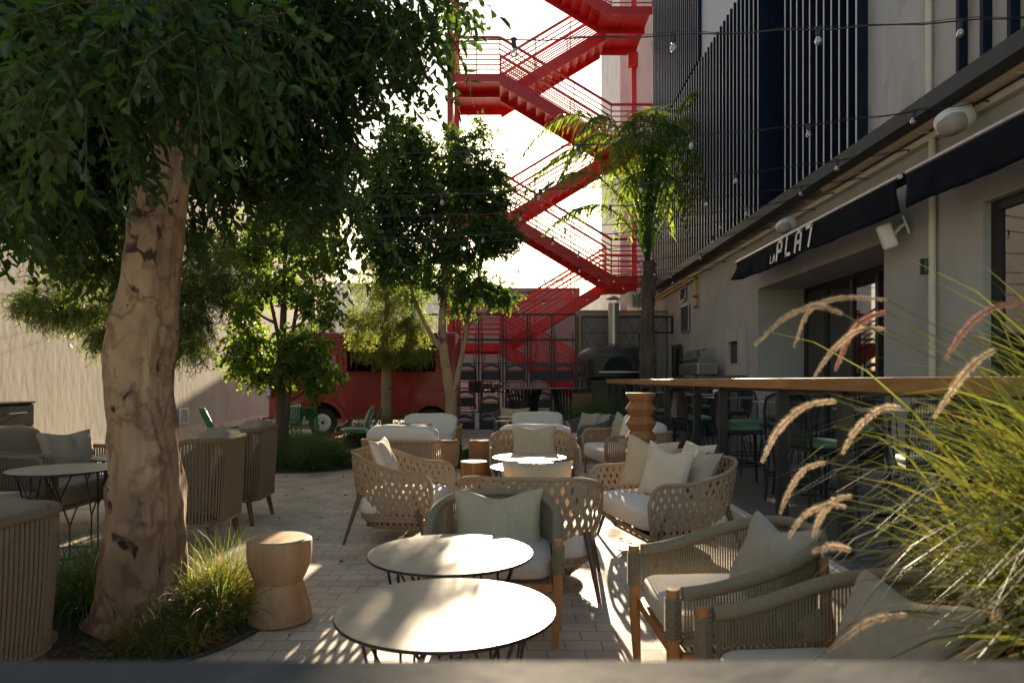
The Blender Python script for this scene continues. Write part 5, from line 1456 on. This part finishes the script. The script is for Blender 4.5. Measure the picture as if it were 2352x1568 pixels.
for l3 in lims:
    b = MB(); limb(b, smoothpath([sp[-14]]+[Vector(q) for q in l3], 12), .075, .02); b.build('limb', M['bark1'], t, 'all')
# crown of clusters; described round the trunk axis
bl = []
r0 = random.Random(3)
def cl(px, py, D, rx, ry, rz, w_): p = W(px, py, D); bl.append((p.x-TX, p.y-TYY, p.z, rx, ry, rz, w_))
for a in ((60, 150, 4.2, .7, .7, .55, 3), (330, 80, 4.3, .8, .8, .55, 3), (600, 70, 4.4, .55, .7, .45, 2.6), (790, 40, 4.4, .16, .5, .25, 1.0), (80, 340, 4.6, .40, .5, .28, 1.3), (300, 250, 4.6, .6, .6, .35, 2.2), (540, 250, 4.7, .5, .6, .28, 1.5), (720, 250, 4.6, .22, .5, .26, .8), (160, 420, 4.4, .30, .4, .18, .8), (600, 360, 4.8, .35, .4, .2, .45), (740, 430, 4.5, .10, .25, .2, .4), (20, 250, 4.0, .5, .6, .4, 1.5), (500, -60, 4.2, 1.2, 1.0, .35, 2.6), (300, 60, 3.0, .38, .4, .16, .7), (200, 200, 2.9, .22, .3, .08, .4), (440, 90, 2.9, .28, .35, .14, .5), (470, 380, 4.6, .3, .35, .15, .35), (880, 60, 4.2, .10, .25, .22, .45), (960, 10, 4.2, .12, .25, .10, .30), (870, 170, 4.2, .07, .2, .15, .14), (1020, 20, 4.1, .06, .2, .1, .10), (40, 460, 3.8, .22, .3, .10, .3), (255, 520, 4.5, .18, .2, .22, .35), (215, 620, 4.6, .05, .08, .12, .07), (415, 500, 4.6, .10, .15, .12, .2), (820, 330, 4.4, .05, .15, .12, .12), (790, 520, 4.4, .04, .1, .12, .06)):
    cl(*a)
cent, dd = blob_points(bl, 2600, rng, .3)
P_, D_, tw = twigs(rng, cent, dd, 15, .42, 1.0, .4)
n = len(P_)
leaves_obj('crown', M['leafA'], P_, D_, np.clip(rng.normal(.068, .018, n), .025, .11), np.clip(rng.normal(.034, .008, n), .014, .055), t, seed=1)
twig_mesh(tw, .004, M['bark3'], t)

# hanging sprays in the sky gap (upper centre)
# ---- generic small-leaved tree
def tree(name, lab, base, trunks, blobs, ncl, per, tl, leafL, leafW, mat, bark, seed, droop=.5, shell=.45, spread=.35, fold=.25, limbs=True, cat='tree'):
    t = thing(name, lab, cat, base)
    rng = np.random.default_rng(seed); B = Vector(base)
    b = MB(); ends = []
    for tr in trunks:
        pp = smoothpath([Vector(W(px, py, D))-B if D > 0 else Vector((px, py, -D)) for px, py, D, r in tr], 30)
        rd = []
        for i in range(31):
            q = i/30*(len(tr)-1); k = min(len(tr)-2, int(q)); rd.append(tr[k][3]+(tr[k+1][3]-tr[k][3])*(q-k))
        s0 = len(b.v); b.tube(pp, rd, 18)
        for i in range(s0, len(b.v)):
            x, y, z = b.v[i]; kk = 1+.0; c = pp[min(30, (i-s0)//18)]
            v = Vector((x-c.x, y-c.y, 0)); b.v[i] = (c.x+v.x*(1+.12*noise.noise((x*9, y*9, z*3))), c.y+v.y*(1+.12*noise.noise((x*9, y*9, z*3+4))), z)
        ends.append(pp)
    b.build('trunk', bark, t, 'all')
    bl = []
    for (px, py, D, rx, ry, rz, w_) in blobs:
        p = W(px, py, D)-B; e_ = .40*tl; bl.append((p.x, p.y, p.z, max(.35*rx/F*D, rx/F*D-e_), ry, max(.35*rz/F*D, rz/F*D-e_), w_))
    cent, dd = blob_points(bl, ncl, rng, shell)
    P_, D_, tw = twigs(rng, cent, dd, per, tl, droop, spread)
    n = len(P_); leaves_obj('crown', mat, P_, D_, leafL*rng.uniform(.7, 1.25, n), leafW*rng.uniform(.7, 1.25, n), t, fold, seed)
    twig_mesh(tw, .0035, M['bark3'], t)
    if limbs:
        b = MB()
        for q in bl:
            e = Vector(q[:3]); pp = min((p for en in ends for p in en[8:]), key=lambda p: (p-e).length+abs(p.z-(e.z-.5))*.8)
            mid_ = pp.lerp(e, .5)+Vector((0, 0, -.08)); b = MB(); limb(b, smoothpath([pp, mid_, e], 8), .028, .008, 6); b.build('limb', bark, t, 'all')
    return t
# tree behind left with narrow willow leaves
D = 8.6
tree('willow_leaved_tree', 'drooping narrow-leaved tree between the big trunk and the plaster wall', ((330-1176)/F*D, D, 0),
     [[(330, 1110, D, .07), (345, 900, D, .06), (350, 700, D, .05), (340, 560, D, .03)]],
     [(110, 690, D-.4, 70, .35, 40, 1.3), (190, 600, D, 80, .4, 45, 1.3), (150, 570, D, 60, .3, 25, .6), (200, 700, D, 80, .4, 50, 1.3), (240, 760, D-.3, 45, .3, 35, .6), (420, 720, D, 90, .5, 60, 1.8), (460, 650, D+.3, 80, .5, 60, 1.6), (520, 620, D+.2, 60, .4, 50, 1.0), (430, 790, D, 45, .35, 30, .5), (330, 660, D, 100, .5, 90, 2.0), (250, 520, D+.2, 110, .5, 60, 1.3), (470, 560, D+.3, 60, .4, 60, .8)],
     1900, 16, .30, .09, .0095, M['leafF'], M['bark3'], 21, 1.0, .2, .5, .1)
# maple-like multi-stem
D = 11.6
tree('maple_tree', 'multi-stemmed maple-leaved tree in the grassy bed left of the van', ((650-1176)/F*D, D, 0),
     [[(650, 1080, D, .11), (648, 960, D, .095), (645, 880, D, .085), (650, 760, D, .06), (655, 600, D, .035), (660, 500, D, .02)], [(652, 1000, D, .06), (662, 900, D, .05), (668, 800, D+.1, .04), (690, 650, D+.2, .02)], [(647, 880, D-.05, .05), (640, 780, D-.1, .035), (610, 640, D-.1, .018)]],
     [(560, 560, D, 60, .45, 60, 1.2), (650, 520, D, 80, .5, 70, 1.6), (740, 560, D, 60, .45, 70, 1.2), (560, 680, D-.1, 50, .4, 50, 1), (640, 640, D, 70, .5, 60, 1.1), (730, 690, D, 55, .4, 60, 1.1), (570, 780, D-.2, 55, .4, 50, .9), (600, 850, D-.2, 40, .3, 30, .5), (550, 820, D, 40, .3, 30, .4), (700, 790, D-.2, 65, .4, 50, 1.1), (730, 860, D-.2, 45, .3, 45, .7), (660, 830, D-.3, 40, .3, 40, .5), (640, 420, D, 100, .5, 70, 2.2), (750, 430, D, 65, .5, 90, 2.0)],
     1700, 9, .30, .085, .065, M['leafM'], M['bark3'], 22, .9, .3, .5, .2)
# bright feathery tree by van
D = 15.2
tree('feathery_tree', 'slender light green feathery tree standing in front of the van', ((888-1176)/F*D, D, 0),
     [[(889, 1020, D, .135), (888, 900, D, .12), (888, 800, D, .10), (890, 700, D, .06), (885, 610, D, .03)]],
     [(860, 650, D, 70, .6, 50, 1.3), (930, 660, D, 60, .6, 50, 1.2), (830, 730, D, 50, .5, 40, 1), (890, 730, D-.2, 70, .6, 45, 1.2), (950, 740, D, 50, .5, 40, 1), (900, 800, D-.4, 60, .4, 25, .7), (840, 790, D-.2, 30, .4, 20, .4), (960, 800, D-.2, 35, .4, 25, .4), (880, 600, D, 60, .6, 40, 1.0)],
     1150, 14, .38, .11, .013, M['leafG'], M['bark2'], 23, .8, .25, .5, .1)
# forked ficus
D = 12.2
t = tree('forked_ficus', 'dense dark tree with pale forked trunk in the middle of the courtyard', ((1035-1176)/F*D, D, 0),
     [[(1038, 1070, D, .115), (1036, 980, D, .105), (1036, 915, D, .10), (1026, 860, D, .082), (1018, 800, D, .075), (1016, 730, D, .07), (1022, 650, D, .06), (1015, 560, D, .04), (1010, 460, D, .02)],
      [(1040, 915, D, .06), (1052, 860, D-.05, .05), (1066, 790, D-.1, .045), (1078, 720, D-.15, .042), (1098, 650, D-.2, .035), (1110, 560, D-.2, .02)],
      [(1010, 800, D, .045), (988, 765, D+.1, .04), (965, 720, D+.2, .035), (945, 660, D+.2, .03), (930, 560, D+.3, .02)]],
     [(1080, 390, D, 55, .6, 60, 1.6), (1050, 330, D, 30, .35, 35, .5), (1120, 450, D, 60, .6, 60, 1.8), (1030, 450, D, 60, .6, 60, 1.6), (1150, 540, D-.2, 50, .5, 40, 1.2), (1080, 560, D-.2, 70, .6, 60, 1.8), (1010, 560, D, 50, .5, 60, 1.2), (1090, 660, D-.4, 50, .4, 28, .9), (1150, 680, D-.3, 36, .3, 18, .5), (1060, 700, D-.4, 30, .3, 22, .4), (985, 380, D+.2, 50, .5, 55, 1.3), (930, 330, D+.2, 55, .5, 55, 2.0), (890, 400, D+.3, 70, .5, 60, 2.4), (960, 470, D+.3, 60, .5, 60, 2.0), (870, 480, D+.3, 60, .5, 60, 2.2), (910, 560, D+.3, 70, .5, 55, 2.1), (860, 560, D+.3, 40, .4, 40, .9), (960, 620, D+.2, 45, .4, 40, .8), (900, 620, D+.2, 40, .4, 35, .6), (1000, 650, D, 35, .3, 40, .5), (950, 690, D+.1, 16, .2, 14, .10), (1105, 300, D, 14, .15, 22, .12), (1140, 400, D, 25, .25, 30, .3), (1050, 620, D, 40, .4, 40, .8)],
     3700, 11, .26, .07, .044, M['leafE'], M['bark2'], 24, .2, .3, .5)
fl = bpy.data.objects.new  # flowers
b = MB()
for px, py in ((1061, 904-310), (1094, 650), (1062, 596), (1120, 500)):
    p = W(px, py, D-.75)-Vector(t.location)
    for k in range(5):
        a = k*1.26; b.add([p, p+Vector((.022*math.cos(a), -.02, .022*math.sin(a))), p+Vector((.02*math.cos(a+1), -.03, .02*math.sin(a+1)))], [(0, 1, 2)])
b.build('red_flowers', M['flower'], t)

# ---- palm
D = 17.0; PX, PY = (1487-1176)/F*D, D
t = thing('palm_tree', 'feathery palm with shaggy fibrous trunk beside the navy facade', 'palm tree', (PX, PY, 0))
zt_ = H+(873-600)/F*D
b = MB(); sp = smoothpath([(0.0, 0, 0), (.02, 0, 1.4), (.0, 0, 2.6), (.03, 0, 3.5), (.04, 0, zt_)], 40); b.tube(sp, [.17+.02*noise.noise((0, 0, i*.4))-(.02 if i > 20 else 0)+(.03 if 8 < i < 16 else 0) for i in range(41)], 24)
for i in range(len(b.v)):
    x, y, z = b.v[i]; a = math.atan2(y, x); k = 1+.20*noise.noise((math.cos(a)*3, math.sin(a)*3, z*2.5))+.08*math.sin(a*7+z*3); b.v[i] = (x*k, y*k, z)
b.build('trunk', M['palmbark'], t, 'all')
b = MB(); rr_ = random.Random(8)
for k in range(120):
    z = rr_.uniform(1.6, zt_+.1); a = rr_.uniform(0, 6.28); r_ = .17
    b.strip([(r_*math.cos(a), r_*math.sin(a), z), ((r_+.06)*math.cos(a), (r_+.06)*math.sin(a), z-.12), ((r_+.07)*math.cos(a+.2), (r_+.07)*math.sin(a+.2), z-.3)], [(-math.sin(a), math.cos(a), 0)]*3, .02)
b.build('bark_fibre', M['palmbark'], t)
fr = [  # (azimuth deg, rise, reach, drop)
]
rng = np.random.default_rng(31); LP = []; LD = []; LL = []; stems = MB()
fronds = [(178, 3.1, 2.5, .9), (170, 2.5, 2.5, 1.4), (186, 1.9, 2.5, 1.3), (194, 1.2, 2.1, 1.1), (160, 3.2, 1.7, 1.2), (200, 2.6, 1.9, 1.6),
 (2, 3.5, 1.7, .5), (-8, 3.0, 2.2, 1.0), (10, 2.4, 2.2, 1.3), (-18, 1.5, 2.1, .7), (-14, 2.2, 2.3, 1.5), (24, 3.1, 1.5, 1.0),
 (250, 3.0, 1.2, 3.2), (275, 3.0, 1.2, 3.6), (295, 2.8, 1.2, 3.2), (230, 2.8, 1.3, 2.6), (315, 2.7, 1.3, 2.6), (262, 2.3, .8, 3.2), (288, 2.2, .8, 3.2),
 (90, 3.0, 1.2, 2.8), (60, 2.9, 1.4, 2.4), (120, 2.9, 1.4, 2.4), (105, 2.3, .8, 2.8), (75, 2.2, .8, 2.8), (225, 1.8, 1.0, 2.4), (305, 1.8, 1.0, 2.4)]
for (az, rise, reach, drop) in fronds:
    a = R(az); n_ = 64; prev = None; L_ = []
    for i in range(n_+1):
        q = i/n_
        rad_ = reach*1.28*q**1.3; z = zt_-.1+rise*1.22*(1-(1-q/.68)**2)-drop*.55*max(0, q-.5)**1.5*2.6
        L_.append(Vector((rad_*math.cos(a), rad_*math.sin(a), z)))
    stems.tube(L_[::4], [.032*(1-.85*k/16) for k in range(17)], 5)
    for i in range(int(n_*(.12 if drop > 3 else .24)), n_):
        for rep in ((0, .5) if i % 4 == 0 else (0,)):
            p = L_[i].lerp(L_[i+1], rep); tn = (L_[i+1]-L_[i]).normalized(); sd_ = tn.cross(Vector((0, 0, 1))).normalized()
            for s_ in (-1, 1):
                q = i/n_; ln = .66*math.sin(math.pi*min(1, (q-.2)/.8*.9+.12))
                d = sd_*s_*.75+tn*.55+Vector((0, 0, rng.uniform(-.75, .15)))
                LP.append(p[:]); LD.append((d+Vector(rng.normal(size=3)*.07))[:]); LL.append(max(.42 if drop > 3.1 else .2, ln)*rng.uniform(.85, 1.15))
stems.build('frond_stalks', M['leafP'], t, 'all')
n = len(LP); blades_obj('fronds', M['leafP'], LP, LD, LL, np.full(n, .036), rng.uniform(1.1, 2.4, n), t, 4, 3)

# ---- grass mounds
def mound(name, lab, cx, cy, rad, n, L, mat, seed, cat='grass clump', wd=.004, mat2=None, frac2=0, tufts=8, z=0.02, cond=None, bend=(1.2, 2.6), kind=None):
    rng = np.random.default_rng(seed); t = thing(name, lab, cat, (cx, cy, 0))
    tc = rng.normal(size=(tufts, 2)); tc = tc/np.linalg.norm(tc, axis=1, keepdims=True)*np.sqrt(rng.random((tufts, 1)))*rad*.85
    if cond: tc = np.array([cond(p) for p in tc])
    ci = rng.integers(0, tufts, n); P = np.zeros((n, 3)); P[:, :2] = tc[ci]+rng.normal(size=(n, 2))*.035; P[:, 2] = z
    D = rng.normal(size=(n, 3))*.45; D[:, 2] = rng.uniform(.45, 1.1, n); D[:, :2] += (P[:, :2]-tc[ci])*6
    m2 = rng.random(n) < frac2; m1 = ~m2
    L_ = rng.uniform(.6, 1.15, n)*L; be = rng.uniform(*bend, n)
    blades_obj('blades', mat, P[m1], D[m1], L_[m1], np.full(m1.sum(), wd), be[m1], t, 6, seed)
    if mat2 is not None and m2.sum(): blades_obj('dry_blades', mat2, P[m2], D[m2], L_[m2]*.8, np.full(m2.sum(), wd), be[m2], t, 6, seed)
    return t
def bed(cx, cy, r, lab, ry=None, z=.012):
    b = MB(); N = 64; ry = ry or r
    b.v.append((0, 0, z+.03))
    for rr_, zz in ((.5, .025), (.97, .006)):
        for k in range(N):
            a = 2*math.pi*k/N; b.v.append((r*rr_*math.cos(a), ry*rr_*math.sin(a), z+zz+.01*noise.noise((math.cos(a)*3, math.sin(a)*3, rr_*5))))
    for k in range(N): b.face(0, 1+k, 1+(k+1) % N); b.face(1+k, 1+N+k, 1+N+(k+1) % N, 1+(k+1) % N)
    o = b.build('planting_bed', M['soil']); o.location = (cx, cy, 0); o['kind'] = 'structure'
    b = MB(); b.tube([(r*math.cos(a), ry*math.sin(a), .008) for a in [i*math.pi/32 for i in range(64)]], .012, 6, closed=True)
    o2 = b.build('bed_edge', M['gutter'], None, True); o2.location = (cx, cy, 0); tag(o2, lab, 'edging')
bed(-2.33, 4.05, .92, 'thin metal edging round the soil bed of the big tree')
mound('grass_clump', 'sunlit green and golden fine grass clump right of the big trunk', -1.68, 4.12, .22, 2600, .52, M['grass'], 41, mat2=M['grassy'], frac2=.28, tufts=6, wd=.0035)
mound('grass_clump', 'dark green fine grass clump left of the big trunk', -2.55, 4.22, .30, 2800, .60, M['grassd'], 42, tufts=8, wd=.0035)
mound('grass_clump', 'dry low grass straggling at the front edge of the big tree bed', -1.80, 3.62, .26, 900, .34, M['grassd'], 43, mat2=M['grassy'], frac2=.4, tufts=7, wd=.003, bend=(2.4, 4))
rng = np.random.default_rng(6)
n = 260; P_ = np.zeros((n, 3)); a = rng.random(n)*6.28; r_ = np.sqrt(rng.random(n))*.88
P_[:, 0] = r_*np.cos(a); P_[:, 1] = r_*np.sin(a); P_[:, 2] = .05
o = leaves_obj('leaf_litter', M['leafM'], P_, np.c_[np.cos(a*3), np.sin(a*3), rng.uniform(-.1, .2, n)], rng.uniform(.03, .07, n), rng.uniform(.012, .03, n), seed=7); o.location = (-2.33, 4.05, 0); tag(o, kind='stuff')
bed(-3.62, 11.9, 1.45, 'thin metal edging round the bed of the maple-leaved tree')
mound('grass_clump', 'dense dark grass clump at the front of the maple tree bed', -3.45, 11.25, .72, 5200, .66, M['grassd'], 44, tufts=16, wd=.006)
mound('grass_clump', 'shaggy green grass clump behind the trunk in the maple tree bed', -3.9, 12.4, .80, 3800, .70, M['grass'], 45, tufts=14, wd=.006)
bed(-2.55, 15.2, 1.25, 'thin metal edging round the bed of the feathery tree')
mound('grass_clump', 'wispy grass clump left of the feathery tree in front of the van', -3.1, 14.9, .55, 2200, .75, M['grassd'], 46, tufts=10, wd=.007, mat2=M['grassy'], frac2=.12)
mound('grass_clump', 'wispy grass clump right of the feathery tree in front of the van', -2.2, 15.0, .6, 2600, .85, M['grassd'], 47, tufts=10, wd=.007)
mound('grass_clump', 'tall feathery grass clump growing beside the square planter', (1385-1176)/F*15, 15.2, .42, 2200, 1.35, M['grassd'], 48, tufts=8, wd=.007, bend=(.5, 1.5))
mound('grass_clump', 'small bright green plant seen under the left tables', -3.95, 7.6, .3, 500, .35, M['grass'], 49, tufts=5, wd=.02)
# fern
bed(-.80, 11.7, .65, 'thin metal edging round the fern bed by the forked tree')
def fern(lab, loc, n_, L, seed):
    rng = np.random.default_rng(seed); t = thing('fern', lab, 'fern', loc); P = []; D = []; LL = []; st = MB()
    for k in range(n_):
        a = rng.random()*6.28; up = rng.uniform(.5, 1.1); l = L*rng.uniform(.7, 1.1); p = Vector((0, 0, .03)); d = Vector((math.cos(a)*.8, math.sin(a)*.8, up)).normalized(); pl = [p.copy()]
        for i in range(16):
            p = p+d*l/16; d = (d+Vector((0, 0, -.07))).normalized(); pl.append(p.copy()); s = d.cross(Vector((0, 0, 1))).normalized()
            for s_ in (-1, 1): P.append(p[:]); D.append((s*s_+d*.3)[:]); LL.append(.10*math.sin(math.pi*(i+2)/19)+.01)
        st.tube(pl[::4], .004, 3)
    leaves_obj('fronds', M['fern'], P, D, LL, np.array(LL)*.3, t, seed=seed); st.build('stalks', M['fern'], t); return t
fern('large dark green fern at the foot of the forked tree', (-.78, 11.5, 0), 46, .62, 51)
fern('smaller fern beside the brown cylinder stool', (-.48, 11.0, 0), 26, .42, 52)

# ---- foreground fountain grass in planter
g = thing('planter_trough', 'low planter trough holding the foreground fountain grass', 'planter', (2.05, 1.9, 0))
MB().bbox(-.35, -.9, 0, .35, .8, .42, .01).build('trough', M['gutter'], g); MB().box(-.32, -.87, .421, .32, .77, .43).build('soil_fill', M['soil'], g)
rng = np.random.default_rng(61)
t = thing('fountain_grass', 'foreground fountain grass with arching blades and fluffy pinkish plumes', 'ornamental grass', (1.95, 1.78, .42))
n = 4600
P_ = np.zeros((n, 3)); P_[:, 0] = rng.normal(size=n)*.13; P_[:, 1] = rng.normal(size=n)*.26; P_[:, 2] = .01
hi = rng.random(n) < .3
a = rng.normal(size=n)*.9+math.pi; D_ = np.c_[np.cos(a)*rng.uniform(.1, .75, n), np.sin(a)*rng.uniform(.1, .7, n), rng.uniform(.55, 1.1, n)]
D_[hi, 2] += .9
blades_obj('blades', M['fount'], P_, D_, rng.uniform(.5, 1.1, n)*(1+.42*hi), rng.uniform(.007, .019, n), rng.uniform(1.2, 3.4, n), t, 8, 9)
B = Vector(t.location)
plumes = [([(1937, 722), (1900, 705), (1870, 702), (1810, 730), (1749, 789)], 1.55, 0), ([(2038, 689), (1964, 682), (1910, 688), (1870, 712), (1840, 793)], 1.6, 0), ([(2038, 715), (1998, 729), (1965, 765), (1937, 848)], 1.62, 1), ([(2035, 756), (1978, 757), (1924, 803), (1885, 868)], 1.58, 0), ([(2352, 694), (2283, 709), (2233, 756), (2199, 823)], 1.4, 1), ([(1924, 920), (1853, 934), (1796, 991), (1765, 1065)], 1.5, 0), ([(2072, 937), (2031, 938), (1981, 985), (1954, 1045)], 1.48, 0), ([(1897, 1061), (1853, 1079), (1823, 1128), (1806, 1185)], 1.66, 0), ([(1947, 1165), (1904, 1162), (1857, 1189), (1827, 1242)], 1.5, 0), ([(1961, 1138), (1921, 1150), (1894, 1192), (1884, 1239)], 1.7, 0), ([(2085, 1410), (2005, 1434), (1921, 1508)], 1.35, 0), ([(1958, 1263), (1921, 1259), (1884, 1276)], 1.45, 0), ([(2290, 800), (2250, 830), (2215, 880), (2170, 960)], 1.5, 0)]
BP = {0: ([], [], []), 1: ([], [], [])}; st = MB(); cores = MB()
for pl, D, col in plumes:
    c = [W(x, y, D)+Vector((0, .05*k/len(pl), 0))-B for k, (x, y) in enumerate(pl)]
    sp_ = smoothpath(c, 40); L = sum((sp_[i+1]-sp_[i]).length for i in range(40))
    root = Vector((rng.normal()*.05, rng.normal()*.1, .05)); m1 = root.lerp(c[0], .55)+Vector((.10, 0, .16 if c[0].z > .6 else .05))
    st.tube(smoothpath([root, m1, c[0]], 12), .0016, 5); st.tube(sp_[::4], .0016, 5)
    A, Bd, LL = BP[col]; pf = rng.uniform(.6, 1.0)
    nb = int(L*9000)
    for k in range(nb):
        q = rng.random(); i = min(39, int(q*40)); p = sp_[i].lerp(sp_[i+1], q*40-i); tn = (sp_[i+1]-sp_[i]).normalized()
        r = Vector(rng.normal(size=3)); r = (r-tn*r.dot(tn)).normalized(); env = math.sin(math.pi*(.12+.83*q))**.6
        A.append(p[:]); Bd.append((tn*.75+r*.8)[:]); LL.append(.0145*pf*env*rng.uniform(.6, 1.35))
for col, (A, Bd, LL) in BP.items():
    n = len(A); blades_obj('plumes' if col == 0 else 'red_plumes', M['plume'] if col == 0 else M['plumer'], A, Bd, LL, np.full(n, .0011), np.full(n, .3), t, 1, 70+col)
st.build('stalks', M['stalk'], t, 'all')

rng = np.random.default_rng(77)
n = 420; P_ = np.zeros((n, 3)); P_[:, 0] = rng.uniform(-7.4, 2.0, n); P_[:, 1] = rng.uniform(2.6, 19, n); P_[:, 2] = .006; a = rng.random(n)*6.28
o = leaves_obj('fallen_leaves', M['litter'], P_, np.c_[np.cos(a), np.sin(a), rng.uniform(0, .15, n)], rng.uniform(.03, .065, n), rng.uniform(.012, .028, n), seed=78); tag(o, kind='stuff')
